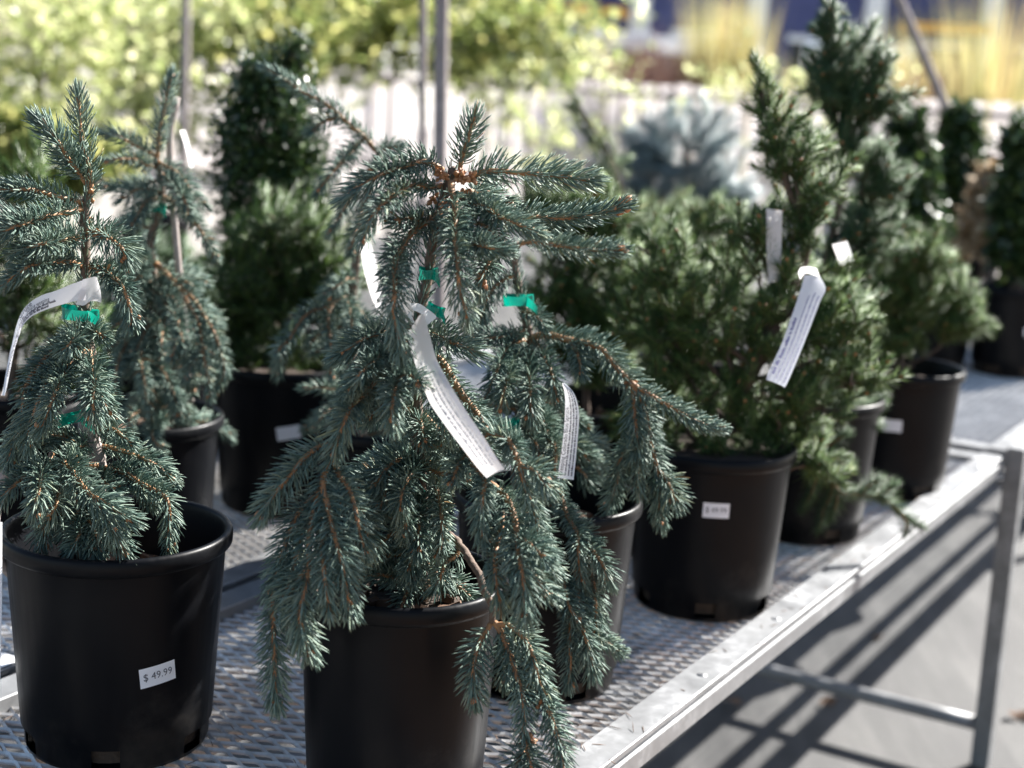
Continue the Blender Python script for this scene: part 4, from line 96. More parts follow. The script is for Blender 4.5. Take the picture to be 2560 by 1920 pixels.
def pot_mat():
    m, n, l, b, o = mat('pot_plastic')
    co = texco(n); t1 = noise(n, l, 9, 6, co); t2 = noise(n, l, 160, 3, co)
    mp = n.new('ShaderNodeMapping'); mp.inputs['Scale'].default_value = (40, 40, 4); l.new(co, mp.inputs[0]); t3 = noise(n, l, 3, 5, mp.outputs[0])
    r = ramp(n, l, t1.outputs[0], [(0.35, (0.0035, 0.004, 0.0055)), (0.75, (0.0068, 0.0073, 0.0085))])
    t4 = noise(n, l, 5.5, 9, co, 0.72); sep = n.new('ShaderNodeSeparateXYZ'); l.new(co, sep.inputs[0])
    lowm = n.new('ShaderNodeMapRange'); lowm.inputs[1].default_value = 0.16; lowm.inputs[2].default_value = 0.0; lowm.inputs[3].default_value = -0.06; lowm.inputs[4].default_value = 0.07; l.new(sep.outputs[2], lowm.inputs[0])
    ad = n.new('ShaderNodeMath'); ad.operation = 'ADD'; l.new(t4.outputs[0], ad.inputs[0]); l.new(lowm.outputs[0], ad.inputs[1])
    dm = ramp(n, l, ad.outputs[0], [(0.56, (0, 0, 0)), (0.74, (0.55, 0.55, 0.55))]); mxd = n.new('ShaderNodeMixRGB'); l.new(dm.outputs[0], mxd.inputs[0]); l.new(r.outputs[0], mxd.inputs[1]); mxd.inputs[2].default_value = (0.04, 0.036, 0.032, 1)
    l.new(mxd.outputs[0], b.inputs['Base Color'])
    rr = ramp(n, l, t3.outputs[0], [(0.3, (0.32,) * 3), (0.75, (0.48,) * 3)]); l.new(rr.outputs[0], b.inputs['Roughness'])
    b.inputs['Specular IOR Level'].default_value = 0.11
    mx = n.new('ShaderNodeMath'); mx.operation = 'MULTIPLY_ADD'; mx.inputs[1].default_value = 0.5; l.new(t2.outputs[0], mx.inputs[0]); l.new(t3.outputs[0], mx.inputs[2])
    bump(n, l, mx.outputs[0], b, 0.10, 0.0009)
pot_mat()
def galv(name, base, rough, metal):
    m, n, l, b, o = mat(name)
    co = texco(n); v = n.new('ShaderNodeTexVoronoi'); v.inputs['Scale'].default_value = 90; l.new(co, v.inputs['Vector'])
    t = noise(n, l, 14, 8, co, 0.65)
    mm = n.new('ShaderNodeMath'); mm.operation = 'MULTIPLY_ADD'; mm.inputs[1].default_value = 0.18; l.new(v.outputs['Color'], mm.inputs[0]); l.new(t.outputs[0], mm.inputs[2])
    r = ramp(n, l, mm.outputs[0], [(0.38, tuple(c * 0.80 for c in base)), (0.62, base), (0.78, tuple(min(1, c * 1.4) for c in base))]); l.new(r.outputs[0], b.inputs['Base Color'])
    b.inputs['Metallic'].default_value = metal
    rr = ramp(n, l, t.outputs[0], [(0.3, (rough - 0.08,) * 3), (0.7, (rough + 0.12,) * 3)]); l.new(rr.outputs[0], b.inputs['Roughness'])
    bump(n, l, t.outputs[0], b, 0.15, 0.0008)
galv('galvanised', (0.215, 0.22, 0.228), 0.46, 0.3); galv('mesh_metal', (0.58, 0.565, 0.545), 0.5, 0.12); galv('leg_metal', (0.20, 0.205, 0.21), 0.5, 0.35)
def paper_mat(name, col, tr):
    m, n, l, b, o = mat(name); b.inputs['Base Color'].default_value = (*col, 1); b.inputs['Roughness'].default_value = 0.55
    t = n.new('ShaderNodeBsdfTranslucent'); t.inputs[0].default_value = (0.93, 0.90, 0.90, 1); mx = n.new('ShaderNodeMixShader'); mx.inputs[0].default_value = tr
    l.new(b.outputs[0], mx.inputs[1]); l.new(t.outputs[0], mx.inputs[2]); l.new(mx.outputs[0], o.inputs[0])
    tt = noise(n, l, 60, 3, texco(n)); bump(n, l, tt.outputs[0], b, 0.1, 0.001)
paper_mat('tag_paper', (0.88, 0.87, 0.89), 0.68); paper_mat('tag_paper_thick', (0.84, 0.85, 0.89), 0.42)
paper_mat('sticker_paper', (0.80, 0.80, 0.84), 0.02)
paper_mat('tape', (0.0, 0.20, 0.145), 0.3); MT['tape'].node_tree.nodes['Translucent BSDF'].inputs[0].default_value = (0.0, 0.34, 0.24, 1); MT['tape'].node_tree.nodes['Principled BSDF'].inputs['Roughness'].default_value = .25
simple('ink', (0.03, 0.03, 0.06), 0.6); simple('ink_grey', (0.10, 0.10, 0.12), 0.6); simple('ink_blue', (0.05, 0.05, 0.22), 0.6)
paper_mat('fence_white', (0.60, 0.56, 0.54), 0.5)
simple('rail_brown', (0.14, 0.11, 0.105), 0.8, 0, 20, (0.20, 0.16, 0.15))
simple('stake_wood', (0.24, 0.20, 0.19), 0.8, 0, 30, (0.34, 0.29, 0.28), 0.4, 0.003)
def ground_mat():
    m, n, l, b, o = mat('gravel_ground')
    co = texco(n); t = noise(n, l, 1.2, 6, co); v = n.new('ShaderNodeTexVoronoi'); v.inputs['Scale'].default_value = 45; l.new(co, v.inputs['Vector'])
    r = ramp(n, l, t.outputs[0], [(0.3, (0.22, 0.20, 0.18)), (0.7, (0.34, 0.31, 0.28))]); r2 = ramp(n, l, v.outputs['Color'], [(0.1, (0.6,) * 3), (0.9, (1.1,) * 3)])
    mx = n.new('ShaderNodeMixRGB'); mx.blend_type = 'MULTIPLY'; mx.inputs[0].default_value = 1; l.new(r.outputs[0], mx.inputs[1]); l.new(r2.outputs[0], mx.inputs[2]); l.new(mx.outputs[0], b.inputs['Base Color'])
    b.inputs['Roughness'].default_value = 0.9; bump(n, l, v.outputs['Distance'], b, 0.6, 0.01)
    m, n, l, b, o = mat('weed_fabric')
    co = texco(n); a = n.new('ShaderNodeTexWave'); a.inputs['Scale'].default_value = 60; a.bands_direction = 'X'; c = n.new('ShaderNodeTexWave'); c.inputs['Scale'].default_value = 60; c.bands_direction = 'Y'
    l.new(co, a.inputs[0]); l.new(co, c.inputs[0]); ad = n.new('ShaderNodeMath'); ad.operation = 'MULTIPLY'; l.new(a.outputs[1], ad.inputs[0]); l.new(c.outputs[1], ad.inputs[1])
    mpg = n.new('ShaderNodeMapping'); mpg.inputs['Rotation'].default_value = (0, 0, math.radians(30.2)); mpg.inputs['Scale'].default_value = (5.0, .8, 1); l.new(co, mpg.inputs[0]); t = noise(n, l, 1.6, 8, mpg.outputs[0], 0.65); r = ramp(n, l, t.outputs[0], [(0.25, (0.028, 0.028, 0.029)), (0.5, (0.058, 0.057, 0.057)), (0.8, (0.12, 0.117, 0.113))])
    r2 = ramp(n, l, ad.outputs[0], [(0.0, (0.82,) * 3), (1.0, (1.1,) * 3)]); mx = n.new('ShaderNodeMixRGB'); mx.blend_type = 'MULTIPLY'; mx.inputs[0].default_value = 1
    l.new(r.outputs[0], mx.inputs[1]); l.new(r2.outputs[0], mx.inputs[2]); l.new(mx.outputs[0], b.inputs['Base Color']); b.inputs['Roughness'].default_value = 0.75; bump(n, l, ad.outputs[0], b, 0.3, 0.002)
ground_mat()
simple('concrete', (0.055, 0.05, 0.05), 0.85, 0, 8, (0.095, 0.087, 0.085), 0.3, 0.003)
simple('mulch', (0.16, 0.085, 0.05), 0.9, 0, 40, (0.28, 0.16, 0.09), 1.0, 0.02)
simple('navy_wall', (0.035, 0.045, 0.13), 0.6, 0, 2, (0.05, 0.06, 0.18)); simple('blue_paint', (0.05, 0.10, 0.42), 0.4)
simple('white_paint', (0.80, 0.80, 0.80), 0.4); simple('dark_glass', (0.02, 0.025, 0.03), 0.1); simple('rubber', (0.02, 0.02, 0.02), 0.7)
simple('red_paint', (0.42, 0.05, 0.03), 0.4); simple('amber_paint', (0.70, 0.33, 0.04), 0.45); simple('asphalt', (0.06, 0.06, 0.06), 0.9)
# ---------------------------------------------------------------- helpers
COL = sc.collection
def link(o, parent=None):
    COL.objects.link(o)
    if parent is not None: o.parent = parent
    return o
def tag(o, label, cat, group=None, kind=None):
    if label: o['label'] = label
    if cat: o['category'] = cat
    if group: o['group'] = group
    if kind: o['kind'] = kind
    return o
def thing(name, loc, label, cat, group=None):
    o = bpy.data.objects.new(name, None); o.empty_display_size = 0.05; o.location = loc; link(o); return tag(o, label, cat, group)
def tri_mesh(name, V, T, m, smooth=True, rnd=None):
    me = bpy.data.meshes.new(name); V = np.ascontiguousarray(V, np.float32); T = np.ascontiguousarray(T, np.int32)
    me.vertices.add(len(V)); me.vertices.foreach_set('co', V.ravel()); me.loops.add(T.size); me.loops.foreach_set('vertex_index', T.ravel())
    me.polygons.add(len(T)); me.polygons.foreach_set('loop_start', np.arange(0, T.size, 3, dtype=np.int32)); me.polygons.foreach_set('loop_total', np.full(len(T), 3, np.int32))
    me.polygons.foreach_set('use_smooth', np.full(len(T), smooth)); me.update(calc_edges=True)
    if rnd is not None:
        a = me.attributes.new('rnd', 'FLOAT', 'POINT'); a.data.foreach_set('value', np.ascontiguousarray(rnd, np.float32))
    me.materials.append(MT[m]); return me
def poly_mesh(name, V, Fc, m, smooth=False):
    me = bpy.data.meshes.new(name); me.from_pydata([tuple(v) for v in V], [], Fc); me.materials.append(MT[m])
    if smooth: me.polygons.foreach_set('use_smooth', [True] * len(me.polygons))
    me.update(); return me
def mobj(name, me, parent=None, loc=None, kind=None, label=None):
    o = bpy.data.objects.new(name, me); link(o, parent)
    if loc is not None: o.location = loc
    if kind: o['kind'] = kind
    if label: o['label'] = label
    return o
def unit(v): return v / np.maximum(np.linalg.norm(v, axis=-1, keepdims=True), 1e-9)
def spline(pts, step):
    """smooth curve through points, evenly spaced"""
    p = np.array(pts, float)
    if len(p) == 2: p = np.array([p[0], (p[0] + p[1]) / 2, p[1]])
    q = np.vstack([2 * p[0] - p[1], p, 2 * p[-1] - p[-2]]); out = []
    for i in range(1, len(q) - 2):
        t = np.linspace(0, 1, 12, endpoint=False)[:, None]; a, b, c, d = q[i - 1], q[i], q[i + 1], q[i + 2]
        out.append(0.5 * ((2 * b) + (-a + c) * t + (2 * a - 5 * b + 4 * c - d) * t ** 2 + (-a + 3 * b - 3 * c + d) * t ** 3))
    out = np.vstack(out + [p[-1:]]); s = np.r_[0, np.cumsum(np.linalg.norm(np.diff(out, axis=0), axis=1))]
    n = max(3, int(s[-1] / step) + 1); u = np.linspace(0, s[-1], n)
    return np.stack([np.interp(u, s, out[:, k]) for k in range(3)], 1), u
def frames(c):
    t = unit(np.gradient(c, axis=0)); ref = np.array([0.31, 0.9, 0.29]); a = unit(np.cross(t, ref)); b = np.cross(t, a); return t, a, b
def tube(c, r, seg=6, cap=True):
    t, a, b = frames(c); n = len(c); ang = np.linspace(0, 2 * np.pi, seg, endpoint=False)
    r = np.broadcast_to(np.asarray(r, float), (n,))
    V = (c[:, None] + r[:, None, None] * (np.cos(ang)[None, :, None] * a[:, None] + np.sin(ang)[None, :, None] * b[:, None])).reshape(-1, 3)
    i = np.arange(n - 1)[:, None] * seg; j = np.arange(seg)[None]; k = (j + 1) % seg
    T = np.concatenate([np.stack([i + j, i + k, i + seg + k], -1).reshape(-1, 3), np.stack([i + j, i + seg + k, i + seg + j], -1).reshape(-1, 3)])
    if cap:
        e = (n - 1) * seg; V = np.vstack([V, c[-1:] + t[-1:] * r[-1], c[:1]]); m1 = len(V) - 2
        jj = np.arange(seg); kk = (jj + 1) % seg
        T = np.vstack([T, np.stack([e + jj, e + kk, np.full(seg, m1)], -1), np.stack([kk, jj, np.full(seg, m1 + 1)], -1)])
    return V, T
def merge(parts):
    V, T, o = [], [], 0
    for v, t in parts: V.append(v); T.append(t + o); o += len(v)
    return np.vstack(V), np.vstack(T)
def needle_geo(b, d1, d2, L, w, detail=2):
    """curved spindle needles: base b, direction d1 bending to d2"""
    n = len(b); side = unit(np.cross(d1, rng.normal(size=(n, 3)))); up = np.cross(side, d1); A = np.array([0, 2.094, 4.189])
    ring = lambda c, r: c[:, None] + r[:, None, None] * (np.cos(A)[None, :, None] * side[:, None] + np.sin(A)[None, :, None] * up[:, None])
    L = L[:, None]; mid = b + d1 * L * 0.5; tip = mid + d2 * L * 0.5
    if detail == 2:
        V = np.concatenate([ring(b, w * 0.62), ring(mid, w), ring(mid + d2 * L * 0.34, w * 0.8), tip[:, None]], 1); nv = 10
        q = []
        for k in (0, 3):
            for j in range(3): j2 = (j + 1) % 3; q += [(k + j, k + j2, k + 3 + j2), (k + j, k + 3 + j2, k + 3 + j)]
        q += [(6, 7, 9), (7, 8, 9), (8, 6, 9)]
    elif detail == 1:
        V = np.concatenate([ring(b, w * 0.8), ring(mid, w), tip[:, None]], 1); nv = 7; q = []
        for j in range(3): j2 = (j + 1) % 3; q += [(j, j2, 3 + j2), (j, 3 + j2, 3 + j)]
        q += [(3, 4, 6), (4, 5, 6), (5, 3, 6)]
    else:
        V = np.concatenate([ring(b, w), tip[:, None]], 1); nv = 4; q = [(0, 1, 3), (1, 2, 3), (2, 0, 3)]
    T = (np.arange(n)[:, None, None] * nv + np.array(q)[None]).reshape(-1, 3)
    return V.reshape(-1, 3), T, nv
def needles_on(c, s0, s1, per_m, L, w, ang0=62, ang1=34, curl=14, up=0.12, detail=2, tipfan=10):
    """needles set spirally on the curve c between arc lengths s0..s1"""
    s = np.r_[0, np.cumsum(np.linalg.norm(np.diff(c, axis=0), axis=1))]; n = max(6, int((s1 - s0) * per_m))
    u = s0 + (s1 - s0) * (np.arange(n) + rng.uniform(-.4, .4, n)) / n; u = np.clip(u, 0, s[-1])
    if detail: thin = np.sin(u * rng.uniform(25, 60) + rng.uniform(0, 6)) + rng.normal(0, .55, n); u = u[thin > -1.15]; n = len(u)
    t, a, b = frames(c); I = lambda A: np.stack([np.interp(u, s, A[:, k]) for k in range(3)], 1)
    base, tt, aa = I(c), unit(I(t)), I(a); aa = unit(aa - tt * (aa * tt).sum(1, keepdims=True)); bb = np.cross(tt, aa)
    ph = np.arange(n) * 2.39996 + rng.normal(0, .25, n); x = (u - s0) / max(s1 - s0, 1e-6)
    an = np.radians(ang0 + (ang1 - ang0) * x ** 2.2 + rng.normal(0, 5.5, n))
    if tipfan:
        base = np.vstack([base, np.repeat(c[-1:], tipfan, 0)]); tt = np.vstack([tt, np.repeat(t[-1:], tipfan, 0)]); aa = np.vstack([aa, np.repeat(aa[-1:], tipfan, 0)]); bb = np.vstack([bb, np.repeat(bb[-1:], tipfan, 0)])
        ph = np.r_[ph, rng.uniform(0, 6.28, tipfan)]; an = np.r_[an, np.radians(rng.uniform(5, 34, tipfan))]; x = np.r_[x, np.ones(tipfan)]; n += tipfan
    rad = np.cos(ph)[:, None] * aa + np.sin(ph)[:, None] * bb
    d1 = unit(tt * np.cos(an)[:, None] + rad * np.sin(an)[:, None] + np.array([0, 0, up]) + rng.normal(0, .05, (n, 3)))
    an2 = np.maximum(an - np.radians(curl) * rng.uniform(.4, 1.5, n), 0.03)
    d2 = unit(tt * np.cos(an2)[:, None] + rad * np.sin(an2)[:, None] + np.array([0, 0, up * 1.3]) + rng.normal(0, .05, (n, 3)))
    LL = L * rng.uniform(.78, 1.12, n) * np.clip(0.62 + 2.2 * np.minimum(x, .18), 0, 1) * (1 - .22 * np.clip(x - .8, 0, 1) / .2)
    V, T, nv = needle_geo(base, d1, d2, LL, w * rng.uniform(.8, 1.15, n), detail)
    return V, T, np.repeat(rng.uniform(0, 1, n) * .8 + rng.uniform(0, .2), nv)
def blob(c, r, d, seg=6, rings=4):
    """small pointed bud"""
    d = unit(np.array(d, float)); cc = np.array([c + d * r * k for k in (-.8, -.2, .5, 1.2, 1.9)]); return tube(cc, np.array([.55, .95, 1.0, .65, .12]) * r, seg)
def box_part(name, x0, x1, y0, y1, z0, z1, m, parent=None, bev=0.0, label=None):
    bm = bmesh.new(); bmesh.ops.create_cube(bm, size=1)
    for v in bm.verts: v.co = Vector(((x0 + x1) / 2 + v.co.x * (x1 - x0), (y0 + y1) / 2 + v.co.y * (y1 - y0), (z0 + z1) / 2 + v.co.z * (z1 - z0)))
    if bev: bmesh.ops.bevel(bm, geom=bm.edges[:], offset=bev, segments=2, affect='EDGES', profile=.5)
    me = bpy.data.meshes.new(name); bm.to_mesh(me); bm.free(); me.materials.append(MT[m]); return mobj(name, me, parent, None, None, label)
# ---------------------------------------------------------------- ground and setting
def sheet(name, pts, z, m):
    o = mobj(name, poly_mesh(name, [(x, y, z) for x, y in pts], [tuple(range(len(pts)))], m)); o['kind'] = 'structure'; return o
sheet('ground', [(-160, -40), (160, -40), (160, 260), (-160, 260)], 0.0, 'gravel_ground')
# ---- bench frame of reference: s along the bench, t across (0 = outer edge of the front rail)
BB = math.radians(30.2); UX = Vector((math.sin(BB), math.cos(BB), 0)); NX = Vector((math.cos(BB), -math.sin(BB), 0)); B0 = Vector((0.241, 1.891, 0))
def bp(s, t, z): return B0 + UX * s + NX * t + Vector((0, 0, z))
def bsheet(name, s0, s1, t0, t1, z, m):
    p = [bp(s0, t0, 0), bp(s0, t1, 0), bp(s1, t1, 0), bp(s1, t0, 0)]; return sheet(name, [(v.x, v.y) for v in p], z, m)
def fabric():
    n = 60; V, Fc = [], []
    for i in range(n + 1):
        for j in range(n + 1):
            p = bp(-4 + 16 * i / n, -7.5 + 7.72 * j / n, 0); V.append((p.x, p.y, 0.012 + 0.007 * math.sin(p.x * 2.1 + 1.3 * math.sin(p.y)) * math.sin(p.y * 1.7)))
    for i in range(n):
        for j in range(n): k = i * (n + 1) + j; Fc.append((k, k + 1, k + n + 2, k + n + 1))
    o = mobj('fabric_ground', poly_mesh('fabric_ground', V, Fc, 'weed_fabric', True)); o['kind'] = 'structure'
fabric()
bsheet('path', 1.35, 14, 0.30, 2.6, 0.034, 'concrete')
bsheet('mulch_ground', -4, 1.35, 0.30, 2.6, 0.028, 'mulch')
def extrude(profile, s0, s1, m, name, parent, along='s', flip=False):
    """closed profile [(t,z)] swept along the bench"""
    V, n = [], len(profile)
    for e in (s0, s1):
        for t, z in profile: V.append(bp(e, t, z) if along == 's' else bp(t, e, z))
    Fc = [(i, (i + 1) % n, n + (i + 1) % n, n + i) for i in range(n)] + [tuple(range(n))[::-1], tuple(range(n, 2 * n))]
    me = poly_mesh(name, V, Fc, m); bm = bmesh.new(); bm.from_mesh(me); bmesh.ops.recalc_face_normals(bm, faces=bm.faces); bm.to_mesh(me); bm.free(); return mobj(name, me, parent)
ZM = 0.76
def mesh_panel(name, s0, s1, t0, t1, parent):
    """expanded steel sheet: rows of zig-zag strands meeting at knuckles"""
    LW, SW = 0.050, 0.0225; nr_ = int((s1 - s0) / (SW / 2)); nk = int((t1 - t0) / (LW / 2)); w, h = 0.0015, 0.0013
    V, T, o = [], [], 0; tu = np.arange(nk + 1) * LW / 2 + t0; k = np.arange(nk + 1); amp = SW / 4 * .93
    for r in range(nr_):
        y = s0 + (r + .5) * SW / 2 + np.where((k + r) % 2 == 1, amp, -amp); tt = np.clip(np.stack([tu - LW * .06, tu + LW * .06], 1).ravel(), t0, t1); ss = np.repeat(y, 2) + rng.normal(0, .0002, 2 * len(k)); m = len(tt)
        zz = .0010 * math.sin(r * .11) * np.sin(tt * 9); v = np.zeros((m, 4, 3))
        for j, (ds, z) in enumerate([(-w, ZM - .0052), (w, ZM - .0028), (w, ZM - .0028 + 2 * h), (-w, ZM - .0052 + 2 * h)]):
            v[:, j, 0] = B0.x + UX.x * (ss + ds) + NX.x * tt; v[:, j, 1] = B0.y + UX.y * (ss + ds) + NX.y * tt; v[:, j, 2] = z + np.minimum(zz, 0)
        i = np.arange(m - 1)[:, None] * 4; jj = np.arange(4)[None]; k2 = (jj + 1) % 4
        T.append(o + np.concatenate([np.stack([i + jj, i + k2, i + 4 + k2], -1).reshape(-1, 3), np.stack([i + jj, i + 4 + k2, i + 4 + jj], -1).reshape(-1, 3)])); V.append(v.reshape(-1, 3)); o += 4 * m
    return mobj(name, tri_mesh(name, np.vstack(V), np.vstack(T), 'mesh_metal', False), parent, None, 'stuff')
def rail_profile(t, sgn):
    """flat top 50 mm wide, small lip and groove on the outer face, open below; t = outer edge, sgn = +1 if outer side is +t"""
    q = [(0, .7745), (0.0, .7680), (-.0045, .7665), (-.0045, .7600), (0.001, .7585), (0.001, .7345), (-.003, .7345), (-.046, .7345), (-.0505, .7370), (-.0505, .7730), (-.0490, .7752), (-.0015, .7752)]
    return [(t + sgn * a, z) for a, z in q]
def bench(label, s0, s1, t0, t1, cross, legs, screws):
    b = thing('nursery_bench', bp((s0 + s1) / 2, (t0 + t1) / 2, 0), label, 'bench', 'galvanised mesh benches')
    off = -Vector(b.location)
    def ch(o):
        o.location = off; return o
    ch(extrude(rail_profile(t1, 1), s0, s1, 'galvanised', 'edge_rail', b)); ch(extrude(rail_profile(t0, -1), s0, s1, 'galvanised', 'edge_rail', b))
    for e, sg in ((s0, -1), (s1, 1)):
        pr = [(e + sg * a, z) for a, z in [(-.002, .7725), (-.002, .7365), (-.045, .7365), (-.045, .7725)]]
        ch(extrude(pr, t0 + .052, t1 - .052, 'galvanised', 'end_rail', b, 't'))
    ch(mesh_panel('mesh_panel', s0 + .03, s1 - .03, t0 + .048, t1 - .048, b))
    for x in cross:
        ch(extrude([(x - .016, .7545), (x + .016, .7545), (x + .016, .725), (x - .016, .725)], t0 + .052, t1 - .052, 'galvanised', 'cross_bar', b, 't'))
    for tb, hw in [(t0 + (t1 - t0) * q_, hw) for q_, hw in ((.15, .012), (.32, .026), (.50, .012), (.64, .030), (.82, .018))]: ch(extrude([(tb - hw, .7235), (tb + hw, .7235), (tb + hw, .703), (tb - hw, .703)], s0 + .05, s1 - .05, 'galvanised', 'support_shadow_bar', b))  # lengthwise bars, extra ones added and widened unevenly to cast shadow bands below
    for x, t in legs:
        c, u = spline([bp(x, t, 0.02), bp(x, t, .5), bp(x, t, .79 if abs(x - s1) < .05 else .73)], .2)
        pr = .0205; V, Fc = [], []
        prof = [(-pr, -pr), (pr, -pr), (pr, pr), (-pr, pr)]
        for z in (0.016, .795 if abs(x - s1) < .05 else .733):
            for a, d in prof: V.append(bp(x + a, t + d, z))
        Fc = [(0, 1, 5, 4), (1, 2, 6, 5), (2, 3, 7, 6), (3, 0, 4, 7), (3, 2, 1, 0), (4, 5, 6, 7)]
        me = poly_mesh('leg', V, Fc, 'leg_metal'); bm = bmesh.new(); bm.from_mesh(me); bmesh.ops.recalc_face_normals(bm, faces=bm.faces); bmesh.ops.bevel(bm, geom=bm.edges[:], offset=.003, segments=2, affect='EDGES'); bm.to_mesh(me); bm.free(); ch(mobj('leg', me, b))
        v, tt = blob(np.array(bp(x, t - (.03 if t > t1 else -.03), .71)), .007, NX if t < t1 else -NX); ch(mobj('bolt', tri_mesh('bolt', v, tt, 'galvanised'), b))
    xs = sorted({x for x, t in legs})
    for x in xs:
        ts = [t for xx, t in legs if xx == x]; v, tt = tube(spline([bp(x, max(ts) - .022, .115), bp(x, min(ts) + .022, .115)], .1)[0], .0175, 12); ch(mobj('stretcher', tri_mesh('stretcher', v, tt, 'galvanised'), b))
    for x in screws:
        bm = bmesh.new(); bmesh.ops.create_cone(bm, cap_ends=True, segments=20, radius1=.0075, radius2=.0045, depth=.002, matrix=Matrix.Translation(bp(x, t1 - .022, .7763)))
        bmesh.ops.create_cone(bm, cap_ends=True, segments=12, radius1=.002, radius2=.002, depth=.001, matrix=Matrix.Translation(bp(x, t1 - .022, .7776)))
        me = bpy.data.meshes.new('rivet'); bm.to_mesh(me); bm.free(); me.materials.append(MT['galvanised']); ch(mobj('rivet', me, b))
    return b
bench('galvanised mesh bench under the front row of black pots', -1.15, 1.76, -0.756, 0.0, (-.75, 0.02, .80, 1.4), ((1.788, .024), (1.788, -.78), (-1.0, -.03), (-1.0, -.70)), (-.35, .12, .40, 1.05, 1.62))
bench('galvanised mesh bench behind the front one, a letter plate on its rail', -1.15, 2.15, -1.60, -0.776, (-.75, -.1, .6, 1.3, 1.9), ((2.05, -.83), (2.05, -1.55), (-1.0, -.83), (-1.0, -1.55)), ())
bench('galvanised mesh bench beyond the corner post, farther along the same row', 1.825, 6.6, -0.756, 0.0, (), ((6.5, -.03), (6.5, -.72), (4.2, -.03), (4.2, -.72)), ())
# ---------------------------------------------------------------- text and ribbons
def text_mesh(body, size):
    cu = bpy.data.curves.new('t', 'FONT'); cu.body = body; cu.size = size; cu.resolution_u = 2; o = bpy.data.objects.new('t', cu); me = bpy.data.meshes.new_from_object(o)
    V = np.array([v.co for v in me.vertices]); Fc = [tuple(p.vertices) for p in me.polygons]; bpy.data.objects.remove(o); bpy.data.curves.remove(cu); bpy.data.meshes.remove(me); return V, Fc
def words(width, size, gap=.35):
    """a line of print too small to read: short strokes in word groups"""
    V, Fc, x = [], [], 0.0
    while x < width:
        for _ in range(random.randint(2, 8)):
            wd = size * random.choice((.28, .4, .5)); h = size * random.choice((.5, .5, .55, .8)); k = len(V)
            V += [(x, 0, 0), (x + wd, 0, 0), (x + wd, h, 0), (x, h, 0)]; Fc.append((k, k + 1, k + 2, k + 3)); x += wd + size * .10
        x += size * gap
    return np.array(V), Fc
class Ribbon:
    def __init__(s, name, d, m, n=40):
        s.l = spline(d['l'], .002)[0]; s.r = spline(d['r'], .002)[0]; s.n = n
        u = np.linspace(0, 1, n + 1); f = lambda A: np.stack([np.interp(u, np.linspace(0, 1, len(A)), A[:, k]) for k in range(3)], 1)
        s.L, s.R = f(s.l), f(s.r); c = (s.L + s.R) / 2; s.len = np.linalg.norm(np.diff(c, axis=0), axis=1).sum(); s.wid = np.linalg.norm(s.L - s.R, axis=1).mean()
        nc = 5; V = np.vstack([s.pt(u, np.full(n + 1, j / (nc - 1))) for j in range(nc)]); q = []
        for j in range(nc - 1):
            for i in range(n): a = j * (n + 1) + i; q.append((a, a + 1, a + n + 2, a + n + 1))
        s.base = np.array(d['l'][0]); s.me = poly_mesh(name, V - s.base, q, m, True); s.name = name
    def pt(s, a, b, off=0.0):
        a = np.clip(a, 0, 1); x = a * s.n; i = np.minimum(x.astype(int), s.n - 1); f = (x - i)[:, None]
        L = s.L[i] * (1 - f) + s.L[i + 1] * f; Rr = s.R[i] * (1 - f) + s.R[i + 1] * f; p = L * (1 - b[:, None]) + Rr * b[:, None]
        cup = np.cross(s.R[i] - s.L[i], (s.L[i + 1] + s.R[i + 1] - s.L[i] - s.R[i])); cup = unit(cup)
        cup *= np.sign(-(cup * (p - np.array([0, 0, 1.58]))).sum(1, keepdims=True))   # print side
        return p + cup * (off + s.wid * .05 * (1 - (2 * b[:, None] - 1) ** 2))
    def build(s, label, group=None):
        s.o = mobj(s.name, s.me, None, s.base); tag(s.o, label, 'plant tag', group); return s
    def extra(s, other, name):
        o = mobj(name, other.me, s.o, other.base - s.base); return s
    def write(s, VF, x0, b0, m, off, up=-1, name='lettering'):
        V, Fc = VF; a = 1 - (x0 + V[:, 0]) / s.len; b = b0 + up * V[:, 1] / s.wid
        mobj(name, poly_mesh(name, s.pt(a, b, off) - s.base, Fc, m), s.o, None)
def fit(VF, width):
    V, Fc = VF; k = width / (V[:, 0].max() - V[:, 0].min()); return V * np.array([k, min(k, 1.15), 1]), Fc
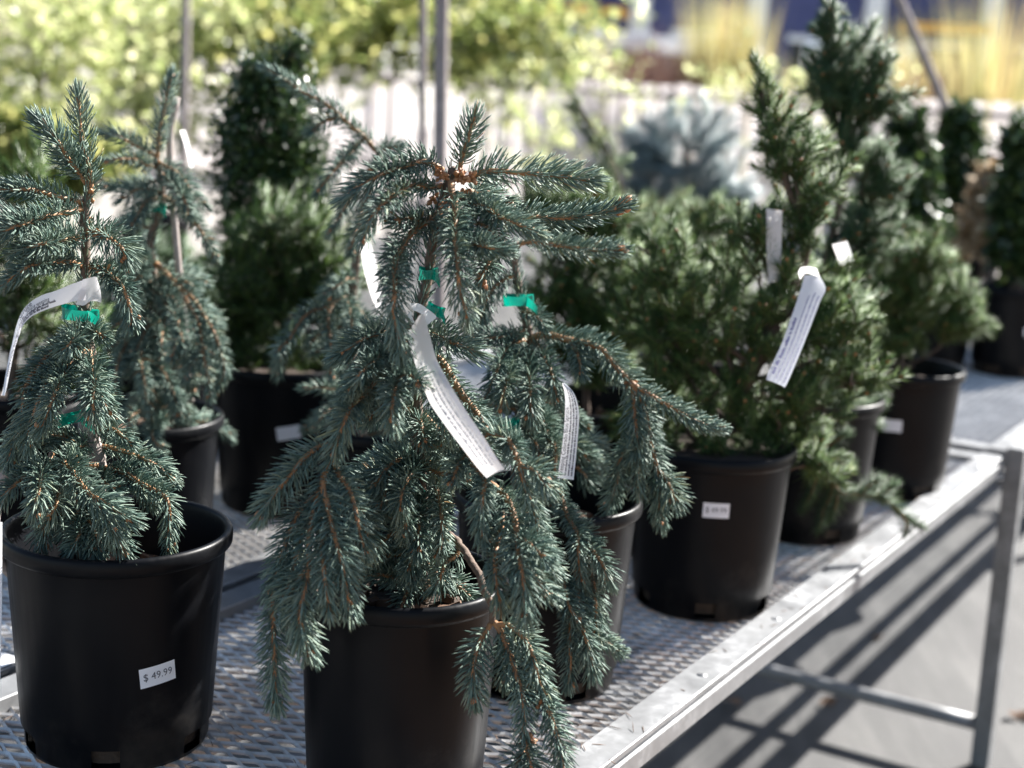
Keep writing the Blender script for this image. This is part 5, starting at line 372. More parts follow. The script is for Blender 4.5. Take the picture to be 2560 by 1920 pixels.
# ---------------------------------------------------------------- pots
def pot_mesh(dia, h, seg=84):
    R_, b = dia / 2, dia / 2 * .80
    pr = [(0, .006), (b * .86, .006), (b * .93, 0.0), (b * .975, .002), (b, .008), (b + .001, .028), (b + .0045, .0325)]
    for k in range(1, 9): f = k / 8; pr.append((b + .0045 + (R_ - .0085 - b - .0045) * f, .0325 + (h - .024 - .0325) * f))
    pr += [(R_ - .0080, h - .0225), (R_ - .003, h - .0205), (R_ - .0005, h - .017), (R_, h - .011), (R_ - .0006, h - .004), (R_ - .003, h - .0005), (R_ - .006, h), (R_ - .0085, h - .001), (R_ - .0102, h - .004)]
    z = h - .012
    for k in range(8): pr += [(R_ - .0108 - .0013 * k, z), (R_ - .0118 - .0013 * k, z - .0035)]; z -= .0075
    pr += [(b + .001, .035), (b - .003, .010), (0, .010)]
    V, Fc = [], []; n = len(pr); ang = np.linspace(0, 2 * np.pi, seg, endpoint=False)
    wob = 1 + .0035 * np.cos(2 * ang + dia * 40)
    for r, zz in pr:
        for a, w_ in zip(ang, wob): V.append((r * math.cos(a) * (w_ if zz > .1 else 1), r * math.sin(a) * (w_ if zz > .1 else 1), zz))
    slot = {k for c in range(6) for k in [(int(c * seg / 6) + 3 + d) % seg for d in range(4)]}
    for i in range(n - 1):
        zl, zh, r = pr[i][1], pr[i + 1][1], max(pr[i][0], pr[i + 1][0])
        low = max(zl, zh) <= .0355 and r > b * .9 and i > 3
        for j in range(seg):
            if low and j in slot: continue
            a, c = i * seg + j, i * seg + (j + 1) % seg
            if pr[i][0] == 0: Fc.append((i * seg, c + seg, a + seg)) if j else None
            elif pr[i + 1][0] == 0: Fc.append((a, c, (i + 1) * seg))
            else: Fc.append((a, c, c + seg, a + seg))
    return poly_mesh('shell', V, Fc, 'pot_plastic', True)
def soil_mesh(dia, h, fill, seed):
    r = np.random.default_rng(seed); R_ = dia / 2 * .80 + (dia / 2 * .19) * fill - .0075; V, T = [], []; nr, ns = 9, 40
    V.append((0, 0, h * fill + .006))
    for i in range(1, nr + 1):
        for j in range(ns):
            a = 2 * math.pi * j / ns; q = R_ * i / nr; V.append((q * math.cos(a), q * math.sin(a), h * fill + r.normal(0, .0022) + .006 * (1 - i / nr)))
    for j in range(ns):
        T.append((0, 1 + j, 1 + (j + 1) % ns))
        for i in range(nr - 1): a, b = 1 + i * ns + j, 1 + i * ns + (j + 1) % ns; T += [(a, a + ns, b + ns), (a, b + ns, b)]
    rb = dia / 2 * .80 - .008; k = len(V)
    for j in range(ns): a = 2 * math.pi * j / ns; V.append((rb * math.cos(a), rb * math.sin(a), .012))
    for j in range(ns): a, b = 1 + (nr - 1) * ns + j, 1 + (nr - 1) * ns + (j + 1) % ns; T += [(a, k + j, k + (j + 1) % ns), (a, k + (j + 1) % ns, b)]
    return tri_mesh('soil', np.array(V), np.array(T), 'soil')
def chips_mesh(dia, h, fill, n, seed):
    r = np.random.default_rng(seed); P_ = []
    for _ in range(n):
        q, a = (dia / 2 * (.80 + .17 * fill) - .024) * math.sqrt(r.uniform()), r.uniform(0, 6.28); c = np.array([q * math.cos(a), q * math.sin(a), h * fill + .010]); L, W_, H_ = r.uniform(.007, .02), r.uniform(.005, .010), r.uniform(.002, .004)
        ax = unit(r.normal(size=3) * [1, 1, .3]); bx = unit(np.cross(ax, r.normal(size=3) * [.3, .3, 1])); cx = np.cross(ax, bx)
        v = np.array([c + ax * L * i * r.uniform(.7, 1) + bx * W_ * j * r.uniform(.6, 1) + cx * H_ * k for i in (-1, 1) for j in (-1, 1) for k in (-1, 1)])
        P_.append((v, np.array([(0, 1, 3), (0, 3, 2), (4, 6, 7), (4, 7, 5), (0, 4, 5), (0, 5, 1), (2, 3, 7), (2, 7, 6), (0, 2, 6), (0, 6, 4), (1, 5, 7), (1, 7, 3)])))
    return tri_mesh('bark_chips', *merge(P_), 'bark_chip', False)
def sticker(pot, dia, h, zc, az, wd, ht, rot, text):
    """price label curved onto the pot wall"""
    b = dia / 2 * .80
    def wrap(V, off):
        c, s_ = math.cos(rot), math.sin(rot); x = V[:, 0] * c - V[:, 1] * s_; y = V[:, 0] * s_ + V[:, 1] * c; z = zc + y
        r = b + .0045 + (dia / 2 - .0085 - b - .0045) * (z - .0325) / (h - .0565) + off; a = az + x / r; return np.stack([r * np.cos(a), r * np.sin(a), z], 1)
    n, q = 12, []; V = np.array([((i / n - .5) * wd, (j - .5) * ht, 0) for j in (0, 1) for i in range(n + 1)])
    for i in range(n): q.append((i, i + 1, n + 2 + i, n + 1 + i))
    st = mobj('price_sticker', poly_mesh('price_sticker', wrap(V, .0008), q, 'sticker_paper', True), pot)
    if text:
        V, Fc = text_mesh(text, ht * .52); V[:, 0] -= (V[:, 0].max() + V[:, 0].min()) / 2; V[:, 0] *= .80 * wd / max(np.ptp(V[:, 0]), 1e-6); V[:, 1] -= np.mean([V[:, 1].max(), V[:, 1].min()])
        mobj('price', poly_mesh('price', wrap(V, .00125), Fc, 'ink_grey'), st)
POTLBL = {
 'p_left': 'black plastic nursery pot at the left front with a 49.99 price sticker',
 'p_mid': 'black plastic pot at the bottom centre with blue spruce branches hanging over its rim',
 'p_right': 'black pot half hidden behind the hanging branches of the centre spruce',
 'p_pine1': 'black pot with a white price sticker holding the pine with the large tag',
 'p_pine2': 'black pot standing just behind the stickered pine pot, a pine branch hanging over it',
 'p_pine3': 'black pot with a blank white sticker at the far end of the front bench',
 'p_backleft': 'black pot behind the left front pot, bark chips showing inside its rim',
 'p_behind': 'black pot hidden behind the centre spruce foliage',
 'p_mop': 'shaded black pot with a tilted grey sticker under the bright green thread-leaf shrub',
 'p_pine4': 'black pot seen between the hanging spruce branches right of the centre',
 'p_pine5': 'black pot with a bark stub inside, behind the right-hand spruce arch',
 'p_pine6': 'black pot of the small bent pine at the back of the bench',
 'p_cone': 'black pot under the dark cone-shaped evergreen', 'p_bush': 'black pot in deep shade at the left edge behind the left spruce',
 'p_conifer': 'black pot in shade behind the blurred left spruce', 'p_far4': 'black pot of the round evergreen just outside the right edge', 'p_far5': 'black pot hidden behind the farthest front-row pine',
 'p_far1': 'black pot cut off by the right edge beyond the corner post', 'p_far2': 'black pot whose rim shows just above the farthest front-row pine', 'p_far3': 'farthest black pot on the right, under the dark upright evergreen'}
FILL = {'p_left': .70, 'p_mid': .86, 'p_backleft': .84, 'p_right': .80, 'p_pine1': .93, 'p_pine4': .80}
def make_pot(k):
    x, y, z, dia, h = POT[k]; big = z < .1
    p = thing('tree_tub' if big else 'nursery_pot', (x, y, z + (.014 if big else .0)), POTLBL[k], 'pot', 'black nursery pots')
    mobj('shell', pot_mesh(dia, h, 84 if y < 3 else 48), p).rotation_euler.z = {'p_left': .28, 'p_pine1': .1}.get(k, random.uniform(0, 1)); f = FILL.get(k, .86); mobj('soil', soil_mesh(dia, h, f, len(k)), p)
    if k in ('p_left', 'p_mid', 'p_right', 'p_backleft', 'p_pine4'): mobj('bark_chips', chips_mesh(dia, h, f, 34, 3 + len(k)), p, None, 'stuff')
    return p
POTS = {k: make_pot(k) for k in POT}
sticker(POTS['p_left'], .272, .268, .123, -math.pi / 2 + .64, .0435, .0245, .12, '$ 49.99')
sticker(POTS['p_pine1'], .268, .265, .185, -math.pi / 2 - .02, .0400, .0235, 0.0, '$ 49.99')
sticker(POTS['p_pine3'], .266, .265, .160, -math.pi / 2 - .30, .0420, .0245, 0.0, '')
sticker(POTS['p_mop'], .275, .275, .165, -math.pi / 2 + .24, .043, .0250, .15, '')
sticker(POTS['p_far1'], .276, .265, .145, -math.pi / 2 + .12, .042, .0245, 0.0, '')
# ---------------------------------------------------------------- spruces
def spruce(key, base, label, detail=2, per_m=2800, L=.0265, w=.00086, m='spruce_needle', name='weeping_blue_spruce', tips=1):
    d = SPR[key]; base = np.array(base, float); t = thing(name, base, label, 'tree', 'weeping blue spruces on the benches'); t_off = -base
    st = np.array(d['stem']); st = np.vstack([st, [st[-1][0], st[-1][1], base[2] - .03]])
    c, u = spline(st[::-1], .004); V, T = tube(c + t_off, np.interp(u, [0, u[-1]], [.0095, .0048]) * (1 + .10 * np.sin(u * 190) * np.sin(u * 71)), 10)
    mobj('stem', tri_mesh('stem', V, T, 'bark'), t)
    tl = u[-1]; V, T, rn = needles_on(c + t_off, tl * .22, tl, per_m * .5, L * .85, w, 50, 40, 10, .1, detail, 0); mobj('stem_needles', tri_mesh('stem_needles', V, T, m, True, rn), t, None, 'stuff')
    brs = [np.array(q_) for q_ in d['br']]; rs = np.random.default_rng(len(key)); extra = []
    inner = {'mid': 26, 'left': 5, 'right': 12, 'backleft': 34, 'behind': 10}.get(key, 0); cs_ = spline(st[::-1], .004)[0]; lo_, hi_ = base[2], base[2] + {'mid': .26, 'backleft': .40}.get(key, .20)
    for _ in range(inner):
        zz = rs.uniform(lo_ + .02, hi_); o_ = cs_[np.abs(cs_[:, 2] - zz).argmin()]; az = rs.uniform(0, 6.28); ln = rs.uniform(.06, .12); dv = np.array([math.cos(az), math.sin(az), rs.uniform(-.1, .5)])
        extra.append(np.array([o_, o_ + dv * ln * .5, o_ + dv * ln * .85 + np.array([0, 0, -.25 * ln])]))
    for ib, pts in enumerate(brs):
        c, u = spline(pts, .003)
        if u[-1] < .11 or (key, ib) in (('mid', 6), ('mid', 7), ('mid', 4), ('right', 0)): continue
        tt = frames(c)[0]
        for _ in range(int(u[-1] / .17)):
            k = int(rs.uniform(.18, .8) * len(c)); ln = rs.uniform(.03, .055); sd_ = unit(np.cross(tt[k], rs.normal(size=3))); dv = unit(tt[k] * .75 + sd_ * .75 + np.array([0, 0, -.12])); dv2 = unit(dv + np.array([0, 0, -.45]))
            extra.append(np.array([c[k], c[k] + dv * ln * .5, c[k] + dv * ln * .5 + dv2 * ln * .5]))
    for i, pts in enumerate(brs + extra):
        c, u = spline(np.array(pts) + t_off, .003); wig = .0012 * np.sin(u * 75 + i); c = c + wig[:, None] * np.array([.6, .5, .6]); ln = u[-1]
        r = np.interp(u, [0, ln], [.0022 + .0095 * min(ln, .3), .0017]); V, T = tube(c, r, 7); b = mobj('branch', tri_mesh('branch', V, T, 'twig'), t)
        s0 = min(.02, ln * .08); sc_ = 1.0 + .16 * math.sin(i * 2.3)
        V, T, rn = needles_on(c, s0, ln, per_m, L * sc_, w, 64, 36, 16, .10, detail, 14); mobj('needles', tri_mesh('needles', V, T, m, True, rn), b, None, 'stuff')
        tt = frames(c)[0]; q = []
        for k in range(random.choice((1, 2, 2, 3)) * tips):
            o = rng.normal(0, .0028, 3); q.append(blob(c[-1] + o - tt[-1] * .001, rng.uniform(.0018, .0031), tt[-1] + rng.normal(0, .4, 3)))
        if tips: mobj('bud', tri_mesh('bud', *merge(q), 'bud'), b)
    for pts in d['bare']:
        c, u = spline(np.array(pts) + t_off, .004); V, T = tube(c + rng.normal(0, .0005, c.shape), np.interp(u, [0, u[-1]], [.0050, .0036]), 8); mobj('bough', tri_mesh('bough', V, T, 'bark'), t)
    return t
s_mid = spruce('mid', (-.094, 1.655, ZM + .262 * .86), 'weeping blue spruce in sharp focus at the centre with a long white tag')
s_left = spruce('left', (-.470, 1.752, ZM + .268 * .70), 'weeping blue spruce at the left front with a curling white tag')
s_right = spruce('right', (.040, 2.015, ZM + .265 * .80), 'weeping blue spruce with an arched right branch and bright green tape, behind the centre one')
spruce('backleft', (-.560, 2.365, ZM + .262 * .84), 'blurred weeping blue spruce with a tall leader behind the left front one', 1, 1800, .027, .00105)
spruce('behind', (-.205, 2.42, ZM + .255 * .86), 'blurred weeping blue spruce with one branch reaching up left behind the centre one', 1, 1800, .027, .00105)
# knobbly bud cluster at the crown of the centre spruce
c0 = np.array(SPR['mid']['stem'][0]) - np.array(s_mid.location); q = []
for cx, nn in ((np.array([-.012, -.012, -.004]), 20), (np.array([.010, -.014, -.006]), 22), (np.array([.021, -.010, -.006]), 14), (np.array([-.018, -.014, -.030]), 7), (np.array([-.004, -.012, -.034]), 6)):
    for _ in range(nn):
        dv = unit(rng.normal(size=3)); q.append(blob(c0 + cx + dv * rng.uniform(.002, .0075), rng.uniform(.0016, .003), dv))
mobj('bud_cluster', tri_mesh('bud_cluster', *merge(q), 'bud'), s_mid)
def cluster(t, p, n, sp, r=(.0018, .003)):
    p = np.array(p) - np.array(t.location); q = []
    for _ in range(n): dv = unit(rng.normal(size=3)); q.append(blob(p + dv * rng.uniform(.3, 1) * sp, rng.uniform(*r), dv))
    mobj('bud_cluster', tri_mesh('bud_cluster', *merge(q), 'bud'), t)
cluster(s_mid, SPR['mid']['br'][7][-1], 7, .009, (.0028, .0042)); cluster(s_mid, SPR['mid']['br'][46][-1], 9, .009); cluster(s_mid, SPR['mid']['br'][49][2], 7, .007); cluster(s_mid, SPR['mid']['br'][9][3], 5, .007, (.0025, .004))
cluster(s_right, SPR['right']['br'][0][-1], 6, .009, (.0028, .004)); cluster(s_right, SPR['right']['br'][1][8], 6, .007); cluster(s_left, SPR['left']['br'][0][0], 8, .010); cluster(s_left, SPR['left']['stem'][2], 9, .008); cluster(s_left, SPR['left']['br'][7][1], 7, .009); cluster(s_left, SPR['left']['br'][6][1], 6, .008)
# grey second trunk of the left spruce, canes and stakes
def pole(name, pts, r, m, label, cat, group=None, seg=8):
    b = np.array(pts[-1]); c, u = spline(np.array(pts) - b, .02); V, T = tube(c, r, seg); o = mobj(name, tri_mesh(name, V, T, m), None, b); return tag(o, label, cat, group)
pole('bamboo_cane', [(-.1045, 1.664, 1.17), (-.106, 1.664, 1.08), (-.108, 1.664, .965)], .0034, 'cane', 'thin tan bamboo cane beside the trunk of the centre spruce', 'cane')
c, u = spline(np.array([(-.573, 1.70, 1.105), (-.586, 1.70, 1.06), (-.588, 1.705, 1.00), (-.56, 1.73, .95)]) - np.array(s_left.location), .004); V, T = tube(c, .0062, 9); mobj('side_stem', tri_mesh('side_stem', V, T, 'grey_bark'), s_left)
c, u = spline(np.array(SPR['left']['stem'][10:]) - np.array(s_left.location) + np.array([0, -.004, 0]), .004); V, T = tube(c, .0105, 10); mobj('lower_stem', tri_mesh('lower_stem', V, T, 'grey_bark'), s_left)
pole('bamboo_cane', MISC['stake4'], .0055, 'grey_bark', 'pale grey cane tied to the blurred spruce behind the left one', 'cane')
# ---------------------------------------------------------------- green tape ties
TIELBL = {'right1': ('bright green tape tie on the leader of the spruce right of the centre', s_right), 'right2': ('green tape tie low on the trunk of the spruce right of the centre', None), 'mid1': ('dark green tape tie under the crown of the centre spruce', None),
 'mid2': ('loose green tape end behind the loop of the long white tag', None), 'mid3': ('small green tape tie low on the trunk of the centre spruce', None), 'left1': ('wide green tape tie under the curling tag of the left spruce', None),
 'left2': ('slanting green tape tie low on the left spruce', None), 'back1': ('blurred green tape tie on the spruce behind the left one', None)}
for k, (c, rx, ry, h, tilt) in TIE.items():
    rx, h = rx * .9, h * .85
    n, V, q = 36, [], []; c = np.array(c)
    for j, zz in enumerate((-h / 2, -h / 6, h / 6, h / 2)):
        for i in range(n):
            a = 2 * math.pi * i / n; e = 1 + .06 * math.sin(3 * a + j) ; p = np.array([rx * e * math.copysign(abs(math.cos(a)) ** .8, math.cos(a)), ry * e * math.sin(a), zz + .0012 * math.sin(2 * a + zz * 300)])
            tl = math.radians(tilt); V.append((p[0] * math.cos(tl) - p[2] * math.sin(tl), p[1], p[0] * math.sin(tl) + p[2] * math.cos(tl)))
    for j in range(3):
        for i in range(n): q.append((j * n + i, j * n + (i + 1) % n, (j + 1) * n + (i + 1) % n, (j + 1) * n + i))
    k0 = len(V); e0 = rng.uniform(-.3, .3)
    for i in range(6):
        f_ = i / 5
        for zz in (-.5, .5): V.append((rx * (.55 + .75 * f_), -ry * .9 - .006 * math.sin(f_ * 2.4), zz * h * .9 * (1 - .15 * f_) - .010 * f_ * f_ + e0 * .01 * f_))
    for i in range(5): q.append((k0 + 2 * i, k0 + 2 * i + 1, k0 + 2 * i + 3, k0 + 2 * i + 2))
    o = mobj('tape_tie', poly_mesh('tape_tie', V, q, 'tape', True), None, c); tag(o, TIELBL[k][0], 'plant tie', 'green tape ties')
# ---------------------------------------------------------------- paper tags
G = 'white paper plant tags'
r = Ribbon('plant_tag', RIB['mid'], 'tag_paper', 60).build('long white tag seen from its back, twisting down the centre spruce', G)
r.extra(Ribbon('loop', RIB['midloop'], 'tag_paper'), 'loop').extra(Ribbon('loop', RIB['midloop2'], 'tag_paper'), 'loop')
r.write(fit(text_mesh('The Blues Weeping Colorado Blue Spruce', .0058), r.len * .66), .012, .80, 'ink_blue', -.0002, 1, 'title')
for b0, a0, f in ((.62, .010, .60), (.44, .013, .64), (.25, .014, .66)): r.write(words(r.len * f, .0028), a0, b0, 'ink', -.0002, 1, 'small_print')
r = Ribbon('plant_tag', RIB['right'], 'tag_paper_thick', 50).build('white printed tag arching down beside the right-hand spruce trunk', G)
r.write(fit(text_mesh('The Blues Weeping Colorado Blue Spruce', .0056), r.len * .95), -.028, .28, 'ink', .0007, -1, 'title')
for b0 in (.48, .68, .88): r.write(words(r.len * .86, .0024), .004, b0, 'ink', .0007, -1, 'small_print')
r = Ribbon('plant_tag', RIB['left'], 'tag_paper_thick', 60).build('white printed tag curling away to the left edge from the left spruce', G)
r.extra(Ribbon('loop', RIB['leftknot'], 'tag_paper'), 'loop')
V, Fc = fit(text_mesh('Spruce', .0052), .021); r.write((V, Fc), r.len * .50, .28, 'ink', .0007, -1, 'title')
V, Fc = fit(text_mesh('Strong weeping', .0042), .028); r.write((V, Fc), r.len * .575, .52, 'ink', .0007, -1, 'small_print')
r.write(words(r.len * .42, .0024), r.len * .13, .52, 'ink', .0007, -1, 'small_print')
for b0, f in ((.70, .62), (.88, .60)): r.write(words(r.len * f, .0024), r.len * .13, b0, 'ink', .0007, -1, 'small_print')
r = Ribbon('plant_tag', RIB['pine'], 'tag_paper_thick', 30).build('broad white printed tag slanting across the right-hand pine', G)
r.extra(Ribbon('loop', RIB['pineloop'], 'tag_paper_thick'), 'loop')
r.write(words(r.len * .42, .0052, .5), .012, .26, 'ink_blue', .0009, -1, 'title')
for b0 in (.46, .66, .86): r.write(words(r.len * .78, .0024), .006, b0, 'ink_blue', .0009, -1, 'small_print')
Ribbon('plant_tag', RIB['behind'], 'tag_paper').build('blurred white tag hanging left of the centre spruce crown', G)
Ribbon('plant_tag', RIB['blue'], 'tag_paper_thick').build('pale blue-white tag hanging upright inside the right-hand pine', G)
Ribbon('plant_tag', RIB['small'], 'tag_paper_thick').build('small blurred white tag above the large slanting pine tag', G)
Ribbon('plant_tag', RIB['edge'], 'tag_paper_thick').build('sliver of a white tag at the left edge of the photo beside the left pot', G)
Ribbon('plant_tag', RIB['bl'], 'tag_paper').build('narrow white strip hanging on the leader of the blurred spruce behind the left one', G)
# letter plate on the rear bench rail
pl = thing('letter_plate', bp(-.47, -.802, .7765), 'small white plate with black letters on the bench rail at the left edge', 'sign')
def plate():
    o = -Vector(pl.location); q = [bp(-.53, -.822, .777) + o, bp(-.40, -.822, .777) + o, bp(-.40, -.780, .777) + o, bp(-.53, -.780, .777) + o]; mobj('plate', poly_mesh('plate', q, [(0, 1, 2, 3)], 'white_paint'), pl)
    for body, s0, t0, sz in (('O', -.452, -.803, .020), ('A', -.462, -.785, .014)):
        V, Fc = text_mesh(body, sz); mobj('lettering', poly_mesh('lettering', [bp(s0 + x, t0 - y + .002, .7785) + o for x, y, _ in V], Fc, 'ink'), pl)
plate()
# ---------------------------------------------------------------- pines and shrubs built from shoots
def nearest(c, p, lower): d = np.linalg.norm(c - (p - np.array([0, 0, lower])), axis=1); return int(d.argmin())
def shooty(key, pot, name, label, cat, n, m, L=.036, w=.0007, per_m=900, blen=.09, ang=(48, 22), group=None, upw=.5, stem_m='dark_bark', r0=.008, detail=0, tip=True):
    d = PLANT[key]; x, y, z, dia, h = POT[pot] if pot else (*d['stem'][0], 0, 0); f = FILL.get(pot, .86)
    base = np.array([x, y, z + h * f]); t = thing(name, base, label, cat, group)
    st = np.array(d['stem'], float); st = np.vstack([[x, y, base[2] - .02], st[1:]]) - base; c, u = spline(st, .006)
    V, T = tube(c + rng.normal(0, .0006, c.shape), np.interp(u, [0, u[-1]], [r0, r0 * .4]), 8); mobj('trunk', tri_mesh('trunk', V, T, stem_m), t)
    lb = np.array(d['lobes']); vol = (lb[:, 3] * lb[:, 4] * lb[:, 5]) ** .5; vol /= vol.sum()
    pts_all = [c]
    for k in range(len(lb)):
        q_ = lb[k, :3] - base; o = c[nearest(c, q_, .10)]; cc, uu = spline([o, (o + q_) / 2 + np.array([0, 0, -.012]) + rng.normal(0, .006, 3), q_], .008)
        V, T = tube(cc + rng.normal(0, .0008, cc.shape), np.interp(uu, [0, uu[-1]], [r0 * .5, r0 * .22]), 6); mobj('limb', tri_mesh('limb', V, T, stem_m), t); pts_all.append(cc[len(cc) // 4:])
    call = np.vstack(pts_all)
    for i in range(n):
        k = rng.choice(len(lb), p=vol) if i >= len(lb) else i; dv = unit(rng.normal(size=3)) * rng.uniform(.35, 1) ** .6; p = lb[k, :3] - base + dv * lb[k, 3:]
        j = nearest(call, p, .03); o = call[j]; dirn = unit(p - o); ln = np.linalg.norm(p - o)
        m1 = o + dirn * ln * .5 + np.array([0, 0, -.03 * ln]) + rng.normal(0, .012, 3); e = p + unit(dirn * .6 + np.array([0, 0, upw]) + rng.normal(0, .55, 3)) * blen * .5
        cc, uu = spline([o, m1, p, e], .008); V, T = tube(cc, np.interp(uu, [0, uu[-1]], [.0012 + .007 * min(ln, .3), .0013]), 5); b = mobj('branch', tri_mesh('branch', V, T, stem_m), t)
        s1 = uu[-1]; V, T, rn = needles_on(cc, max(0, s1 - blen * rng.uniform(.8, 1.5)), s1, per_m, L * rng.uniform(.8, 1.15), w, ang[0], ang[1], 10, .10, detail, 8); mobj('needles', tri_mesh('needles', V, T, m, True, rn), b, None, 'stuff')
        if tip and rng.uniform() < .45: v, tt = blob(cc[-1], .003, cc[-1] - cc[-2]); mobj('bud', tri_mesh('bud', v, tt, 'bud'), b)
    for pts in d.get('br', []):
        cc, uu = spline(np.array(pts) - base, .006); V, T = tube(cc, np.interp(uu, [0, uu[-1]], [.0032, .0016]), 6); b = mobj('branch', tri_mesh('branch', V, T, 'twig'), t); V, T, rn = needles_on(cc, uu[-1] * .1, uu[-1], per_m * 1.5, L * 1.05, w, ang[0], ang[1], 10, .1, detail, 10); mobj('needles', tri_mesh('needles', V, T, m, True, rn), b, None, 'stuff')
    return t
PG = 'potted pines on the benches'
shooty('pine1', 'p_pine1', 'mountain_pine', 'bushy green pine with a large slanting white tag at the right', 'tree', 440, 'pine_needle', .028, .0008, 1500, .065, (62, 30), PG, .35, 'dark_bark', .010)
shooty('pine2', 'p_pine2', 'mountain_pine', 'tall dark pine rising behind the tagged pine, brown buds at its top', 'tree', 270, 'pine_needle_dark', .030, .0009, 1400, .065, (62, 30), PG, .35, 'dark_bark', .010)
shooty('pine3', 'p_pine3', 'mountain_pine', 'low spreading pine in the farthest pot of the front bench', 'tree', 190, 'pine_needle', .030, .0010, 1100, .065, (62, 30), PG)
shooty('pine4', 'p_pine4', 'mountain_pine', 'blurred green pine between the centre spruce and the tagged pine', 'tree', 300, 'pine_needle', .030, .0009, 1200, .06, (62, 30), PG)
shooty('pine5', 'p_pine5', 'mountain_pine', 'low blurred pine behind the arched spruce branch', 'tree', 190, 'pine_needle', .031, .001, 1100, .065, (62, 30), PG)
shooty('pine6', 'p_pine6', 'mountain_pine', 'small bent pine leaning left in front of the pale fence', 'tree', 60, 'pine_needle', .030, .0008, 900, .07, (55, 25), PG)
shooty('farpine', None, 'mountain_pine', 'hazy low pine below the rounded blue spruce', 'tree', 45, 'pine_needle', .05, .0013, 700, .12, (55, 25), PG)
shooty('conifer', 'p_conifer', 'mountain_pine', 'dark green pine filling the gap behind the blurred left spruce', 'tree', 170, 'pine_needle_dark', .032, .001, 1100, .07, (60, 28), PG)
shooty('mop', 'p_mop', 'thread_leaf_shrub', 'bright green thread-leaf shrub behind the two left spruces', 'shrub', 230, 'thread_leaf', .045, .0011, 700, .09, (45, 20), None, 0, 'bark', .008, 0, False)
shooty('bush', 'p_bush', 'thread_leaf_shrub', 'yellow-green shrub showing through the left spruce at the left edge', 'shrub', 130, 'thread_leaf', .045, .0010, 600, .10, (40, 18), None, .2, 'bark', .008, 0, False)
shooty('globe', None, 'rounded_blue_spruce', 'rounded blue-grey spruce in the blurred background right of the centre', 'tree', 170, 'spruce_needle_blue', .055, .0020, 620, .16, (60, 30), None, .2, 'bark', .03, 0, False)
# ---------------------------------------------------------------- leafy plants
def leaf_cloud(lobes, n, size, flat=.35, droop=.2, shell=.45, spray=0.0):
    """diamond leaves folded along the midrib, scattered through the crown volume in clumps"""
    lb = np.array(lobes); vol = (lb[:, 3] * lb[:, 4] * lb[:, 5]) ** .8; vol /= vol.sum(); k = rng.choice(len(lb), n, p=vol)
    nc = max(10, n // 7); ck = rng.choice(len(lb), nc, p=vol); cdir = (rng.normal(size=(nc, 3)) * .72 if spray else unit(rng.normal(size=(nc, 3))) * rng.uniform(shell, 1, (nc, 1))); cp = lb[ck, :3] + cdir * lb[ck, 3:]
    pick = rng.integers(0, nc, n); rad = lb[ck[pick], 3:].mean(1)[:, None] * .13; sp = unit(rng.normal(size=(nc, 3)) * [1, 1, .6] + [0, 0, -.7 * (droop > 0)]) * rng.uniform(0, 1, (nc, 1)) * spray; c = cp[pick] + rng.normal(size=(n, 3)) * rad * (.45 if spray else 1) + sp[pick] * rng.uniform(-1, 1, (n, 1))
    d = unit(rng.normal(size=(n, 3)) + np.array([0, 0, -droop])); s = unit(np.cross(d, rng.normal(size=(n, 3)) * flat + np.array([0, 0, 1]))); u = np.cross(s, d)
    sz = size * rng.uniform(.55, 1.25, (n, 1)); V = np.stack([c, c + d * sz * .5 + s * sz * .32 + u * sz * .10, c + d * sz, c + d * sz * .5 - s * sz * .32 + u * sz * .10], 1)
    T = (np.arange(n)[:, None, None] * 4 + np.array([(0, 1, 2), (0, 2, 3)])[None]).reshape(-1, 3); return V.reshape(-1, 3), T, np.repeat(rng.beta(1.6, 1.6, n), 4)
def leaf_tree(name, label, cat, d, base, n, size, m, r0=.03, bark='grey_bark', group=None, droop=.2, shell=.45):
    base = np.array(base, float); t = thing(name, base, label, cat, group); st = np.array(d['stem'], float) ; st = np.vstack([[base[0], base[1], base[2] - .02], st[1:]]) - base
    c, u = spline(st, .03); parts = [tube(c, np.interp(u, [0, u[-1]], [r0, r0 * .35]), 8)]
    for l in d['lobes']:
        p = np.array(l[:3]) - base
        for e in range(3):
            q = p + rng.normal(size=3) * np.array(l[3:]) * .5; o = c[nearest(c, q, .25 * np.linalg.norm(l[3:]))]; cc, uu = spline([o, (o + q) / 2 + rng.normal(0, .03, 3), q], .05); parts.append(tube(cc, np.interp(uu, [0, uu[-1]], [r0 * .35, r0 * .08]), 5))
    mobj('trunk', tri_mesh('trunk', *merge(parts), bark), t); V, T, rn = leaf_cloud(d['lobes'], n, size, .35, droop, shell, .32 if name in ('young_tree', 'autumn_shrub') else 0.0); mobj('crown', tri_mesh('crown', V - base, T, m, False, rn), t); return t
def on_ground(k, dd): s = dd[k]['stem'][0]; return (s[0], s[1], 0.0)
x, y, z, dia, h = POT['p_cone']; leaf_tree('dense_evergreen', 'dense dark cone-shaped evergreen with a lit yellow-green tip, left of the fence', 'shrub', PLANT['cone'], (x, y, z + h * .86), 17000, .017, 'box_leaf', .01, 'bark', None, -.2, .55)
CG = 'dark upright evergreens at the right'
leaf_tree('upright_evergreen', 'dark upright evergreen left of the leaning pole', 'tree', PLANT['col1'], (POT['p_far2'][0], POT['p_far2'][1], ZM + .22), 9000, .033, 'box_leaf', .02, 'bark', CG, -.3)
leaf_tree('upright_evergreen', 'dark upright evergreen crossed by the leaning pole', 'tree', PLANT['col2'], (POT['p_far3'][0], POT['p_far3'][1], ZM + .22), 6000, .036, 'box_leaf', .02, 'bark', CG, -.3)
leaf_tree('upright_evergreen', 'dark evergreen cut off by the right edge above the large tub', 'tree', PLANT['col3'], (POT['p_far1'][0], POT['p_far1'][1], ZM + .23), 8000, .032, 'box_leaf', .02, 'bark', CG, -.3)
